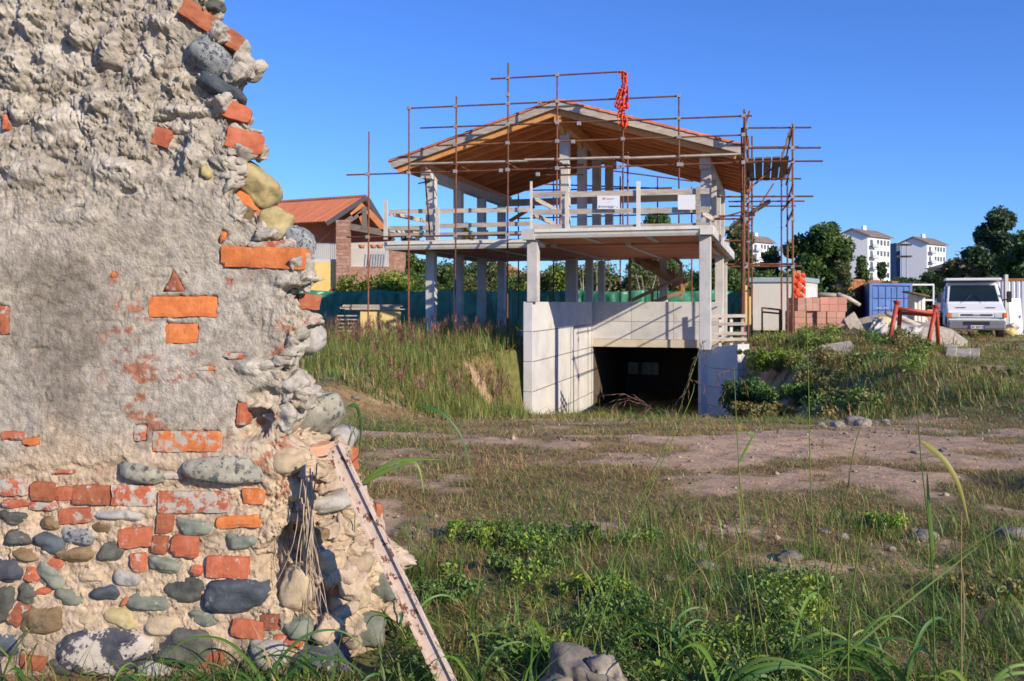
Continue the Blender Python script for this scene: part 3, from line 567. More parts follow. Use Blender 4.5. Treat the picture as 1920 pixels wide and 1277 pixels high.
# slabs: concrete ribs with terracotta infill between them
def slab(name, s0, s1, t0, t1, z0, z1, rib_at, rib_w=.16):
    sl = MB().quadbox([H(s0, t0, z0 + .10), H(s1, t0, z0 + .10), H(s1, t1, z0 + .10), H(s0, t1, z0 + .10), H(s0, t0, z1), H(s1, t0, z1), H(s1, t1, z1), H(s0, t1, z1)]).build(name, M['concrete'], house)
    n = 10
    for a, b in zip(rib_at[:-1], rib_at[1:]):
        nb_ = max(2, int((t1 - t0) / .55))
        for q in range(nb_):
            ta, tb = t0 + .14 + (t1 - t0 - .28) * q / nb_, t0 + .14 + (t1 - t0 - .28) * (q + 1) / nb_ - .018
            MB().quadbox([H(a + rib_w / 2, ta, z0 + .03), H(b - rib_w / 2, ta, z0 + .03), H(b - rib_w / 2, tb, z0 + .03), H(a + rib_w / 2, tb, z0 + .03), H(a + rib_w / 2, ta, z0 + .098), H(b - rib_w / 2, ta, z0 + .098), H(b - rib_w / 2, tb, z0 + .098), H(a + rib_w / 2, tb, z0 + .098)]).build('ceiling_block', M['terracotta'], sl)
    for a in rib_at:
        MB().quadbox([H(a - rib_w / 2, t0 + .02, z0), H(a + rib_w / 2, t0 + .02, z0), H(a + rib_w / 2, t1 - .02, z0), H(a - rib_w / 2, t1 - .02, z0), H(a - rib_w / 2, t0 + .02, z0 + .097), H(a + rib_w / 2, t0 + .02, z0 + .097), H(a + rib_w / 2, t1 - .02, z0 + .097), H(a - rib_w / 2, t1 - .02, z0 + .097)]).build('slab_rib', M['concrete'], sl)
slab('first_floor_slab', -5.5, 5.0, 2.35, 12.2, ZS0, ZS1, (-5.42, -4.4, -2.2, .0, 2.3, 4.6, 4.92))
slab('balcony_slab', -.2, 4.95, -.15, 2.345, 3.10, 3.36, (-.12, 1.5, 3.2, 4.87))
# moulded gutters along the slab edges
M['gutter'] = pmat('primed_gutter', [(.60, .57, .50), (.72, .69, .61), (.78, .76, .69)], 4, .6, .05, 20, .02)
def gutter(p0, p1, name='gutter'):
    prof = [(0, 0), (.05, -.06), (.11, -.05), (.15, .02), (.17, .09), (.21, .11), (.21, .19), (.17, .20), (.155, .15), (.0, .15)]
    d = (p1 - p0).normalized(); out = Vector((d.y, -d.x, 0)).normalized()
    MB().prism([p0 + out * a + Vector((0, 0, b)) for a, b in prof], p1 - p0).build(name, M['gutter'], house)
gutter(H(-5.5, 2.345, 3.06), H(-.22, 2.345, 3.06)); gutter(H(.12, -.155, 3.16), H(4.60, -.155, 3.16))
MB().box(H(-.07, -.2, 3.22), (.36, .34, .30), -TH).build('gutter_block', M['concrete'], house); MB().box(H(4.78, -.2, 3.24), (.34, .30, .24), -TH).build('gutter_block', M['whitewood'], house)
wc = MB().quadbox([H(-.22, -.08, -2.9), H(-.03, -.08, -2.9), H(-.03, 8.8, -2.9), H(-.22, 8.8, -2.9), H(-.22, -.08, 1.34), H(-.03, -.08, 1.34), H(-.03, 8.8, 1.34), H(-.22, 8.8, 1.34)]).build('wall_core', M['formed'], house)
# garage walls: poured in lifts, each lift its own band
for q in range(5):
    z1 = 1.35 - q * .84; z0 = z1 - .828
    MB().quadbox([H(-.26, -.12, z0), H(.0 + .004 * (q % 2), -.12, z0), H(.004 * (q % 2), 8.86, z0), H(-.26, 8.86, z0), H(-.26, -.12, z1), H(.004 * (q % 2), -.12, z1), H(.004 * (q % 2), 8.86, z1), H(-.26, 8.86, z1)]).build('wall_lift', M['formed'], wc, bevel=.008)
    for k in range(22):
        pass
M['tie'] = pmat('tie_hole', [(.10, .09, .08), (.16, .15, .14)], 10, .9, 0, 1, .1)
for q in range(1, 5):
    m = MB()
    for k in range(34): m.box(H(.006, .1 + k * .258, 1.35 - q * .84 + .006), (.012, .10, .03), -TH)
    o = m.build('form_tie_row', M['tie'], wc); o['kind'] = 'stuff'
wp = MB().quadbox([H(0, 8.76, -.3), H(4.7, 8.76, -.3), H(4.7, 8.94, -.3), H(0, 8.94, -.3), H(0, 8.76, 1.34), H(4.7, 8.76, 1.34), H(4.7, 8.94, 1.34), H(0, 8.94, 1.34)]).build('wall_core', M['formed'], house)
edges = [-.0, 1.44, 2.98, 4.72]
for a, b in zip(edges[:-1], edges[1:]):
    for z0, z1 in ((-.02, .62), (.632, 1.35)):
        MB().quadbox([H(a + .006, 8.72, z0), H(b - .006, 8.72, z0), H(b - .006, 8.98, z0), H(a + .006, 8.98, z0), H(a + .006, 8.72, z1), H(b - .006, 8.72, z1), H(b - .006, 8.98, z1), H(a + .006, 8.98, z1)]).build('wall_panel', M['formed'], wp, bevel=.006)
M['lintel'] = pmat('stained_lintel', [(.50, .42, .30), (.58, .52, .42), (.60, .57, .5)], 2, .85, .2, 25, .03)
MB().quadbox([H(0, 8.68, -.31), H(4.75, 8.68, -.31), H(4.75, 8.99, -.31), H(0, 8.99, -.31), H(0, 8.68, -.03), H(4.75, 8.68, -.03), H(4.75, 8.99, -.03), H(0, 8.99, -.03)]).build('lintel', M['lintel'], house)
M['dimblock'] = pmat('shade_dark_block', [(.07, .055, .045), (.11, .085, .07)], 3, .9, .1, 20, .03)  # dark base colour stands in for the shade inside the basement
# basement room behind the opening
def wallseg(name, a, b, z0, z1, th=.25, mat='formed', flip=1):
    a = Vector((a.x, a.y, 0)); b = Vector((b.x, b.y, 0)); d = (b - a).normalized(); n = Vector((d.y, -d.x, 0)) * th * flip
    P = [a, b, b + n, a + n]; return MB().quadbox([p + Vector((0, 0, z0)) for p in P] + [p + Vector((0, 0, z1)) for p in P]).build(name, M[mat], house)
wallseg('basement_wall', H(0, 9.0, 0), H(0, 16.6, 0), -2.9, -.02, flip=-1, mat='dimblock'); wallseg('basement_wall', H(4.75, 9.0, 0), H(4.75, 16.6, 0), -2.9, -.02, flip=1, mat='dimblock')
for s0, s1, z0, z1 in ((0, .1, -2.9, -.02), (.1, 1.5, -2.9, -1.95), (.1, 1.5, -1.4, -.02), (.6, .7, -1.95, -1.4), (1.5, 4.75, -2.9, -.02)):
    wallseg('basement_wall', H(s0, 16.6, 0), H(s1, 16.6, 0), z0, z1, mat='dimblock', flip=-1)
MB().quadbox([H(-4.6, 3.3, -.19), H(-.28, 3.3, -.19), H(-.28, 8.9, -.19), H(-4.6, 8.9, -.19), H(-4.6, 3.3, .03), H(-.28, 3.3, .03), H(-.28, 8.9, .03), H(-4.6, 8.9, .03)]).build('ground_floor_slab', M['concrete'], house)
MB().quadbox([H(-4.6, 9.0, -.19), H(5.05, 9.0, -.19), H(5.05, 16.9, -.19), H(-4.6, 16.9, -.19), H(-4.6, 9.0, .03), H(5.05, 9.0, .03), H(5.05, 16.9, .03), H(-4.6, 16.9, .03)]).build('ground_floor_slab', M['concrete'], house)
# right retaining wall and its splayed head under the front column
MB().quadbox([H(4.6, .1, -2.9), H(4.86, .1, -2.9), H(4.86, 8.7, -2.9), H(4.6, 8.7, -2.9), H(4.6, .1, -.1), H(4.86, .1, -.1), H(4.86, 8.7, -.1), H(4.6, 8.7, -.1)]).build('retaining_wall', M['formed'], house)
a, b = Vector((5.02, 24.45, 0)), Vector((5.80, 23.3, 0)); n = Vector((.36, .24, 0))
for q in range(5):
    z0, z1 = -2.4 + q * .5, -2.4 + (q + 1) * .5 - .01
    top = (.08, .26) if q == 4 else (z1, z1)
    MB().quadbox([p + Vector((0, 0, z0)) for p in (a, b, b + n, a + n)] + [a + Vector((0, 0, top[0])), b + Vector((0, 0, top[1])), b + n + Vector((0, 0, top[1])), a + n + Vector((0, 0, top[0]))]).build('wall_lift', M['formed'], house, bevel=.006)
MB().quadbox([H(4.0, 8.7, -2.9), H(4.75, 8.7, -2.9), H(4.75, 8.99, -2.9), H(4.0, 8.99, -2.9), H(4.0, 8.7, -.32), H(4.75, 8.7, -.32), H(4.75, 8.99, -.32), H(4.0, 8.99, -.32)]).build('garage_jamb', M['formed'], house)
M['darktrim_r'] = pmat('roof_underlay', [(.05, .05, .05), (.08, .075, .07)], 3, .9, 0, 1, .02)
# roof ----------------------------------------------------------------
T0, T1 = 2.45, 13.0; SR = .1; SL, SRT = -5.36, 5.56
def RZ(s): return 7.40 - abs(s - SR) * .298
for t0_ in (2.7, 11.6):
    pass
roof = MB().prism([H(SL, T0 + .02, RZ(SL) + .032), H(SR, T0 + .02, RZ(SR) + .032), H(SRT, T0 + .02, RZ(SRT) + .032), H(SRT, T0 + .02, RZ(SRT) + .037), H(SR, T0 + .02, RZ(SR) + .037), H(SL, T0 + .02, RZ(SL) + .037)], HV * (T1 - T0 - .04)).build('roof', M['darktrim_r'], house)
# boards (run along the ridge) seen from below
for side in (-1, 1):
    L_ = (SR - SL) if side < 0 else (SRT - SR); nb_ = 26
    for q in range(nb_):
        s0, s1 = SR + side * (L_ * q / nb_ + .02 * (q == 0)), SR + side * (L_ * (q + 1) / nb_ - .012)
        za, zb = RZ(s0), RZ(s1)
        MB().quadbox([H(s0, T0, za), H(s1, T0, zb), H(s1, T1, zb), H(s0, T1, za), H(s0, T0, za + .03), H(s1, T0, zb + .03), H(s1, T1, zb + .03), H(s0, T1, za + .03)]).build('roof_board', M['brownwood'], roof)
    # rafters
    nr = 12
    for q in range(nr):
        t = T0 + .16 + (T1 - T0 - .35) * q / (nr - 1); e0, e1 = SR + side * .06, (SL + .12 if side < 0 else SRT - .12)
        hh_ = .30 if q == 0 else .165; MB().beam(H(e0, t, RZ(e0) - .005 - hh_ / 2), H(e1, t, RZ(e1) - .005 - hh_ / 2), .13, hh_, up=HV.cross(HU * side)).build('rafter', M['orangewood' if q < 1 else 'brownwood'], roof)  # front rafter in lighter orange, its sunlit look put into the colour
    # weathered barge board
    e1 = SL - .02 if side < 0 else SRT + .02
    MB().beam(H(SR + side * .03, T0 - .03, RZ(SR) - .03), H(e1, T0 - .03, RZ(e1) - .03), .04, .20, up=(0, 0, 1)).build('barge_board', M['wood'], roof)
    MB().beam(H(e1, T0 + .02, RZ(e1) - .02), H(e1, T1, RZ(e1) - .02), .035, .13).build('fascia_board', M['wood'], roof)
    # gutter bracket ends and tiles
    slope = math.atan(.298); tl = .34
    rows = int(L_ / (tl * math.cos(slope))) + 1
    for q in range(rows):
        s0 = SR + side * (L_ + .06) * (q + .0) / rows; s1 = SR + side * ((L_ + .06) * (q + 1) / rows + .05)
        m = MB(); pr = []
        for k in range(6): a = math.pi * k / 5; pr.append((-.10 * math.cos(a), .075 * math.sin(a)))
        m.prism([H(s0, T0 + .02 + p, RZ(s0) + .09 + z * 1.2) for p, z in pr], H(s1, 0, RZ(s1) + .02) - H(s0, 0, RZ(s0)) ).build('verge_tile', M['tile'], roof)
    for c in range(46):
        t = T0 + .30 + c * .226; s0, s1 = SR, (SL - .08 if side < 0 else SRT + .08)
        MB().prism([H(s0, t + p * .95, RZ(s0) + .035 + z * .8) for p, z in pr], H(s1, 0, RZ(s1)) - H(s0, 0, RZ(s0))).build('tile_course', M['tile'], roof)
ridge_poly = [H(SR + .13 * math.cos(math.pi * k / 6), T0 - .02, RZ(SR) + .05 + .12 * math.sin(math.pi * k / 6)) for k in range(7)]
for q in range(24): MB().prism([p + HV * (q * .44) for p in ridge_poly], HV * .46 + Vector((0, 0, .006 * (q % 2)))).build('ridge_tile', M['tile'], roof)
MB().beam(H(SR, T0 + .1, 7.02), H(SR, T1 - .1, 7.02), .22, .32).build('ridge_beam', M['orangewood'], roof)
for t in TT:       # braces under the ridge
    MB().beam(H(SR, t, 6.62), H(SR, t - .7, 6.9), .14, .16).build('ridge_brace', M['orangewood'], roof)
for s in (-4.4, 4.5):
    MB().beam(H(s, T0 + .5, 5.50), H(s, 12.0, 5.50), .32, .27).build('eave_beam', M['concrete'], house)
    MB().beam(H(s, T0 + .3, 5.74), H(s, T1 - .2, 5.74), .2, .2).build('wall_plate', M['orangewood'], roof)
MB().beam(H(-4.3, 11.6, 5.46), H(4.4, 11.6, 5.46), .28, .26).build('rear_beam', M['concrete'], house)
for s in (-3.0, 3.2):
    MB().beam(H(s, 11.6, 5.3), H(s * 1.35, 11.6, 4.7), .12, .14).build('knee_brace', M['brownwood'], house)
# stair formwork on the ground floor
M['formwood'] = pmat('formwork_timber', [(.22, .12, .06), (.33, .19, .10), (.42, .26, .15)], 4, .8, .2, 30, .15)
st = thing('stair_formwork', H(3.3, 10.6, .03), 'raw timber formwork of a stair flight under the slab', 'formwork')
tS = 10.6
for (x0, y0, x1, y1, w_, t) in ((1190, 485, 1282, 540, .22, tS), (1205, 482, 1290, 532, .20, tS + .9), (1185, 563, 1280, 518, .13, tS - .2), (1225, 566, 1283, 546, .13, tS - .2), (1181, 482, 1181, 565, .12, tS), (1277, 492, 1277, 560, .13, tS), (1262, 482, 1278, 496, .12, tS), (1223, 546, 1223, 566, .1, tS - .1), (1264, 500, 1264, 545, .1, tS + .3)):
    MB().beam(HP(x0, y0, t), HP(x1, y1, t), .10, w_, up=HV if x0 == x1 else (0, 0, 1)).build('timber', M['formwood'], st)
for q in range(9):
    u_ = q / 8; p = HP(1196 + 84 * u_, 490 + 50 * u_, tS + .4); MB().box(p, (.05, 1.0, .22), -TH).build('riser_board', M['formwood'], st)
# balcony guard rails ---------------------------------------------------
rail = thing('balcony_guardrail', H(2.4, -.1, 3.36), 'makeshift board guardrail round the balcony over the garage', 'railing')
def board(px0, py0, px1, py1, t0_, t1_, w_, par, mat='wood', th=.035):
    a, b = HP(px0, py0, t0_), HP(px1, py1, t1_); vert = abs(px1 - px0) < 12
    if vert: MB().beam(a, b, w_, th, up=HV).build('post', M[mat], par)
    else: MB().beam(a, b, th, w_).build('rail_board', M[mat], par)
tb = -.10
for x0, y0, x1, y1 in ((995, 366, 1062, 363), (1062, 365, 1330, 358), (995, 398, 1062, 397), (1064, 397, 1330, 393), (995, 427, 1066, 427), (1070, 430, 1330, 424)): board(x0, y0, x1, y1, tb, tb, .15 if y0 < 420 else .19, rail)
for x, y0, y1, mt in ((996, 340, 434, 'whitewood'), (1063, 362, 433, 'whitewood'), (1197, 340, 430, 'whitewood'), (1309, 350, 430, 'wood')): board(x, y0, x, y1, tb - .06, tb - .06, .11 if x > 1000 else .06, rail, mt)
for x0, y0, x1, y1 in ((1000, 371, 1062, 404), (1000, 402, 1060, 430)): 
    MB().beam(HP(x0, y0, .05), HP(x1, y1, 2.2), .04, .12).build('rail_board', M['wood'], rail)
for y in (398, 428): MB().beam(HP(1316, y, 0), H(4.8, 2.3, HP(1316, y, 0).z), .035, .14).build('rail_board', M['wood'], rail)
rail2 = thing('terrace_guardrail', H(-3, 2.5, 3.30), 'grey board guardrail along the open upper terrace', 'railing')
tb = 2.42
for x0, y0, x1, y1 in ((730, 397, 995, 393), (730, 428, 822, 427), (822, 424, 1000, 419), (732, 440, 1000, 437)): board(x0, y0, x1, y1, tb, tb, .14 if y0 < 435 else .1, rail2)
for x, y0, y1 in ((723, 376, 449), (820, 390, 449)): board(x, y0, x, y1, tb - .06, tb - .06, .13, rail2, 'whitewood')
MB().beam(HP(730, 400, 2.6), H(-5.3, 6, 4.2), .035, .14).build('rail_board', M['wood'], rail2); MB().beam(HP(730, 430, 2.6), H(-5.3, 6, 3.7), .035, .14).build('rail_board', M['wood'], rail2)
for z in (3.75, 4.25): MB().beam(H(-5.2, 12.1, z), H(4.8, 12.1, z), .035, .14).build('rail_board', M['wood'], rail2)
for s in (-5.2, -2.5, .8, 3.0): MB().beam(H(s, 12.14, 3.3), H(s, 12.14, 4.4), .09, .04, up=HV).build('post', M['whitewood'], rail2)
# site notices hung on the rail
def notice(x0, y0, x1, y1, name, label, marks):
    t = -.22; p = [HP(x0, y1, t), HP(x1, y1, t), HP(x1, y0, t), HP(x0, y0, t)]
    o = thing(name, (p[0] + p[1]) / 2, label, 'sign'); MB().prism(p, HV * .012).build('panel', M['white'], o)
    if marks:
        def at(u_, v_): return p[0] + (p[1] - p[0]) * u_ + (p[3] - p[0]) * v_ - HV * .004
        def mk(nm, col, quads):
            mt = pmat(nm, [col, col], 3, .6, 0, 1, 0); m = MB()
            for a0, b0, a1, b1 in quads: m.prism([at(a0, b0), at(a1, b0), at(a1, b1), at(a0, b1)], HV * .003)
            m.build('print', mt, o)
        mk('print_red', (.6, .05, .03), [(.24, .80, .30, .86), (.28, .74, .31, .82), (.30, .72, .36, .76), (.33, .82, .40, .86), (.24, .70, .28, .74)])
        mk('print_grey', (.4, .36, .36), [(.42, .76, .78, .80), (.42, .70, .70, .73), (.45, .50, .55, .52)])
        mk('print_blue', (.05, .12, .4), [(.06, .10, .11, .26), (.14, .20, .8, .23), (.14, .13, .72, .16), (.5, .07, .72, .10)])
        mk('print_yellow', (.7, .5, .05), [(.86, .10, .93, .20)])
notice(1120, 367, 1162, 392, 'site_notice', 'white printed site notice with red logo hung on the guardrail', True)
notice(1271, 365, 1304, 393, 'blank_notice', 'blank white board hung on the guardrail beside the right post', False)
# ================================================================ scaffolding
def pole(par, a, b, r=.026, mat='rustpole'): return MB().tube([a, b], r, 8).build('pole', M[mat], par)
def clamp(par, p): return MB().box(p - HV * .03, (.10, .12, .10), -TH).build('coupler', M['coupler'], par)
sc = thing('gable_scaffold', H(-2, 1.5, 0), 'rusty tube scaffold lattice standing before the gable', 'scaffold')
t = 1.5
for x, y0, y1, xt in ((690, 247, 652, 692), (766, 206, 652, 767), (853, 181, 652, 856), (951, 118, 650, 953), (1044, 138, 432, 1045), (1168, 135, 434, 1168), (1273, 179, 434, 1273), (1391, 210, 655, 1397)):
    pole(sc, HP(x, y1, t), HP(xt, y0, t))
hz = ((920, 148, 1172, 134), (768, 203, 1276, 180), (788, 240, 1410, 217), (818, 273, 1396, 253), (650, 328, 1420, 304), (650, 445, 1000, 440))
vx = {690: (247, 650), 767: (206, 650), 854: (181, 650), 952: (118, 650), 1045: (138, 432), 1168: (135, 432), 1273: (179, 432), 1394: (210, 650)}
for x0, y0, x1, y1 in hz:
    pole(sc, HP(x0, y0, t + .055), HP(x1, y1, t + .055))
    for x, (ya, yb_) in vx.items():
        if x0 - 3 <= x <= x1 + 3:
            y = y0 + (y1 - y0) * (x - x0) / (x1 - x0)
            if ya - 4 <= y <= yb_: clamp(sc, HP(x, y, t + .02))
for x, y in ((1086, 232), (1075, 266), (940, 320), (1012, 192), (952, 178), (1160, 313), (1278, 309), (1009, 327)): clamp(sc, HP(x, y, t + .02))
# ledger boards and short transoms
for x0, y0, x1, y1 in ((772, 308, 990, 302), (985, 300, 1180, 295), (1172, 297, 1396, 289)): MB().beam(HP(x0, y0, t + .14), HP(x1, y1, t + .14), .22, .045).build('ledger_board', M['wood'], sc)
for x, y in ((853, 303), (951, 301), (1045, 297), (1168, 295), (1273, 291), (1392, 290)): pole(sc, HP(x, y + 5, t - .15), HP(x, y + 5, t - .15) + HV * 1.3)
for x0, y0, x1, y1 in ((1020, 329, 1095, 327), (1000, 312, 1094, 309)): pole(sc, HP(x0, y0, t + .3), HP(x1, y1, t + .3))
for x, y0, y1 in ((1050, 318, 432), (1177, 285, 432)): pole(sc, HP(x, y1, 2.0), HP(x, y0, 2.0))
pole(sc, HP(797, 330, 2.2), HP(806, 440, 2.2)); pole(sc, HP(784, 344, 2.1), HP(806, 340, 2.1))
# rear scaffold seen through the frame
rs = thing('rear_scaffold', H(1, 13.6, 0), 'dark scaffold poles behind the open upper floor', 'scaffold')
for x, y0 in ((972, 350), (1038, 340), (1163, 330), (1233, 332), (1297, 350)): pole(rs, HP(x, 600, 13.6), HP(x, y0, 13.6), .03)
for x0, y0, x1, y1 in ((930, 358, 1260, 352), (1010, 345, 1260, 354), (1146, 320, 1300, 340), (960, 410, 1310, 400)): pole(rs, HP(x0, y0, 13.66), HP(x1, y1, 13.66), .03)
# stair tower beside the house
tw = thing('scaffold_tower', H(6.4, 4, 0), 'rusty scaffold stair tower with plank landings beside the roof eave', 'scaffold')
SA, SB = 5.72, 6.98
def HS(s, py, t): p = H(s, t, 0); p.z = CZ + (HY - py) / F * p.y; return p
for s, t_, y0 in ((SA - .05, 1.9, 205), (SA - .12, 2.0, 240), (SA, 4.4, 260), (SA + .06, 6.9, 255), (SB, 1.9, 232), (SB - .1, 4.4, 295), (SB - .25, 6.9, 310)):
    p = H(s, t_, 0); pole(tw, Vector((p.x, p.y, gz1(p.x, p.y) - .05)), HS(s, y0, t_), .03)
for y, t_, s0, s1 in ((240, 1.95, SA - .1, SB + .5), (278, 1.95, SA - .1, SB + .75), (303, 1.95, SA - .3, SB + .8), (369, 1.95, SA - .8, SB + .55), (378, 4.4, SA - .6, SB + .4), (336, 4.4, SA - .1, SB + .3), (387, 6.9, SA - .7, SB + .2), (500, 1.95, SA - .4, SB + .25), (496, 2.05, SA - .55, SB + .1), (405, 4.4, SA - .9, SA + .2), (411, 1.95, SA - .9, SA + .2), (276, 6.9, SA, SB + .3), (452, 4.4, SA - .9, SA + .1)):
    pole(tw, HS(s0, y, t_), HS(s1, y - 1.0, t_)); clamp(tw, HS(SB, y, t_)); clamp(tw, HS(SA, y, t_))
for z in (6.2, 5.3, 4.6, 3.9, 2.4):
    for s in (SA, SB): pole(tw, H(s, 1.6, z), H(s - .1, 7.3, z))
for a, b in ((HS(SA, 360, 1.9), HS(SB - .2, 296, 4.4)), (HS(SA, 425, 1.9), HS(SA + .75, 345, 4.4)), (HS(SB - .3, 396, 2), HS(SB, 372, 2)), (HS(SB - .3, 340, 2), HS(SB, 305, 2)), (HS(SA - .1, 250, 1.9), HS(SA + .1, 208, 1.95)), (HS(SA - .1, 300, 1.9), HS(SA + .05, 255, 1.95)), (HS(SA - .8, 410, 1.9), HS(SA, 394, 4.0))): pole(tw, a, b)
M['darkplank'] = pmat('dark_brown_plank', [(.10, .07, .05), (.17, .12, .085), (.25, .19, .14)], 4, .85, .3, 30, .25)  # darker brown than the other scaffold wood
for k in range(5):
    s = SA + .1 + k * .24; MB().beam(H(s, 2.0, 5.42), H(s - .05, 6.4, 5.36), .21, .045).build('landing_plank', M['darkplank'], tw)
def flight(p0, p1, w_):
    d = (p1 - p0); m = MB()
    for off in (-.5, 0, .5): sp_ = MB().beam(p0 + HV * w_ * off, p1 + HV * w_ * off, w_ * .48, .05).build('stair_plank', M['darkplank'], tw)
    for q in range(6): MB().beam(p0 + d * (q + .5) / 6 - HV * w_ * .7 + Vector((0, 0, .05)), p0 + d * (q + .5) / 6 + HV * w_ * .7 + Vector((0, 0, .05)), .05, .04).build('cleat', M['darkplank'], sp_)
flight(HS(SA - .45, 424, 3.0), HS(SA + .65, 377, 3.0), .55)
flight(HS(SB - .35, 310, 3.4), HS(SB, 240, 3.4), .5)
# orange safety netting knotted to the top pole
net = thing('orange_netting', HP(1166, 240, 1.45), 'torn orange safety netting tied to the top scaffold pole', 'netting')
def netstrip(path, name, par, t=1.42, seed=0):
    pts = [(HP(x, y, t), w_) for x, y, w_ in path]; Vn = []; Fn = []; K = 9; Rn = 26
    for i in range(Rn):
        f = i / (Rn - 1) * (len(pts) - 1); a = min(int(f), len(pts) - 2); fr = f - a; c = pts[a][0].lerp(pts[a + 1][0], fr); w_ = pts[a][1] * (1 - fr) + pts[a + 1][1] * fr
        for k in range(K):
            u_ = k / (K - 1) - .5; fold = math.sin(u_ * 15 + i * .35 + seed) * .05 + random.gauss(0, .012)
            Vn.append(c + HU * (u_ * w_ + random.gauss(0, .012)) - HV * fold)
    for i in range(Rn - 1):
        for k in range(K - 1):
            if random.random() < .13: continue
            Fn.append((i * K + k, i * K + k + 1, (i + 1) * K + k + 1, (i + 1) * K + k))
    o = mesh_np(name, np.array([tuple(v) for v in Vn]), np.array(Fn), M['orange'], par); md = o.modifiers.new('thick', 'SOLIDIFY'); md.thickness = .006; return o
netstrip(((1160, 134, .2), (1170, 138, .22), (1171, 155, .18), (1169, 178, .30), (1168, 205, .36)), 'net', net); netstrip(((1164, 165, .12), (1158, 190, .2), (1157, 202, .14)), 'net', net, 1.40, 2); netstrip(((1168, 200, .14), (1165, 215, .26), (1169, 232, .3), (1171, 242, .04)), 'net', net, 1.38, 4)
# ================================================================ vegetation builders
def leaf_cloud(centers, radii, n, size, cols, flat=.8, seed=0):
    """n leaf faces spread over lumpy clumps; returns V,F,C"""
    r = np.random.default_rng(seed); centers = np.array(centers, float); radii = np.array(radii, float)
    w = radii ** 2; i = r.choice(len(centers), n, p=w / w.sum())
    d = r.normal(size=(n, 3)); d /= np.linalg.norm(d, axis=1)[:, None]; rad = r.random(n) ** .55
    lump = .75 + .5 * fbm(d[:, 0] * 2.2 + i * 3.1, d[:, 2] * 2.2 + d[:, 1] * 2, 7, 2)
    P = centers[i] + d * (radii[i] * rad * lump)[:, None] * np.array([1, 1, flat])
    a = r.normal(size=(n, 3)); a /= np.linalg.norm(a, axis=1)[:, None]; b = np.cross(a, r.normal(size=(n, 3))); b /= np.linalg.norm(b, axis=1)[:, None]
    s = size * r.uniform(.6, 1.4, n)[:, None]
    V = np.stack([P - a * s, P + b * s * .45, P + a * s, P - b * s * .45], 1).reshape(-1, 3)
    q = np.arange(n * 4).reshape(n, 4)
    base = np.array(cols); ci = r.choice(len(base), n); c = base[ci] * r.uniform(.75, 1.25, (n, 1)); tint = r.uniform(.8, 1.2, (len(centers), 1)); c = c * tint[i]
    return V, q, np.repeat(c, 4, 0)
GREENS = {'dark': [(.032, .075, .02), (.045, .095, .024), (.06, .11, .028)], 'mid': [(.055, .115, .024), (.075, .14, .03), (.10, .155, .036)], 'olive': [(.08, .115, .034), (.11, .135, .045), (.14, .15, .06)], 'yellow': [(.14, .21, .025), (.19, .25, .03), (.11, .18, .025)], 'autumn': [(.15, .14, .045), (.20, .12, .05), (.10, .13, .035)], 'blue': [(.035, .075, .035), (.05, .095, .042), (.065, .11, .05)]}
def tree(px, top, d, wpx, label, kind='mid', base=None, n=5000, leaf=.2, shape='round', group=None, name='tree', cat='tree', trunk_frac=.25, seed=None):
    r = random.Random(seed if seed is not None else int(px * 7 + top)); x = (px - 960) / F * d; g = gz1(x, d) if base is None else base
    zt = CZ + (HY - top) / F * d; h = zt - g; w = wpx / F * d / 2
    o = thing(name, (x, d, g), label, cat, group); m = MB(); th = h * trunk_frac
    pts = [Vector((x, d, g - .1))]; lean = r.uniform(-.06, .06)
    for q in range(1, 6): pts.append(Vector((x + lean * h * q / 5 + r.gauss(0, .015 * h) * .5, d + r.gauss(0, .01 * h), g + h * .88 * q / 5)))
    r0 = max(.04, h * .022); m.tube(pts, [r0 * (1 - .8 * q / 5) for q in range(6)], 7); cs, rs = [], []
    nl = 9 if h > 3 else 6
    for q in range(nl):
        u_ = trunk_frac + (1 - trunk_frac) * (q + .5) / nl * .9; p = Vector((x, d, g + h * u_)).lerp(pts[min(5, int(u_ * 5))], .3); az = q * 2.4 + r.random(); prof = {'round': math.sin(math.pi * min(1, max(.12, (u_ - trunk_frac) / (1 - trunk_frac) * .85 + .12))) ** .6, 'cone': 1.05 - u_, 'tall': .8 * math.sin(math.pi * (.15 + .75 * u_)) ** .5}[shape]
        L_ = w * prof * r.uniform(.55, .95); e = p + Vector((math.cos(az) * L_, math.sin(az) * L_, h * .12 * r.random())); m.tube([p, p.lerp(e, .5) + Vector((0, 0, .03 * h)), e], [r0 * .4, r0 * .25, r0 * .1], 5)
        for f in (.3, .6, .85, 1.05): cs.append(tuple(p.lerp(e, f) + Vector((r.gauss(0, .12 * w), r.gauss(0, .12 * w), r.gauss(0, .06 * h))))); rs.append(w * r.uniform(.22, .42) * (.8 + .4 * prof))
    cs.append((x, d, zt - w * .35)); rs.append(w * .38)
    m.build('trunk', M['bark'], o, smooth=True, fix=False)
    V_, F_, C_ = leaf_cloud(cs, rs, n, leaf, GREENS[kind], .85, int(px)); mesh_np('crown', V_, F_, M['leaf'], o, C_); return o
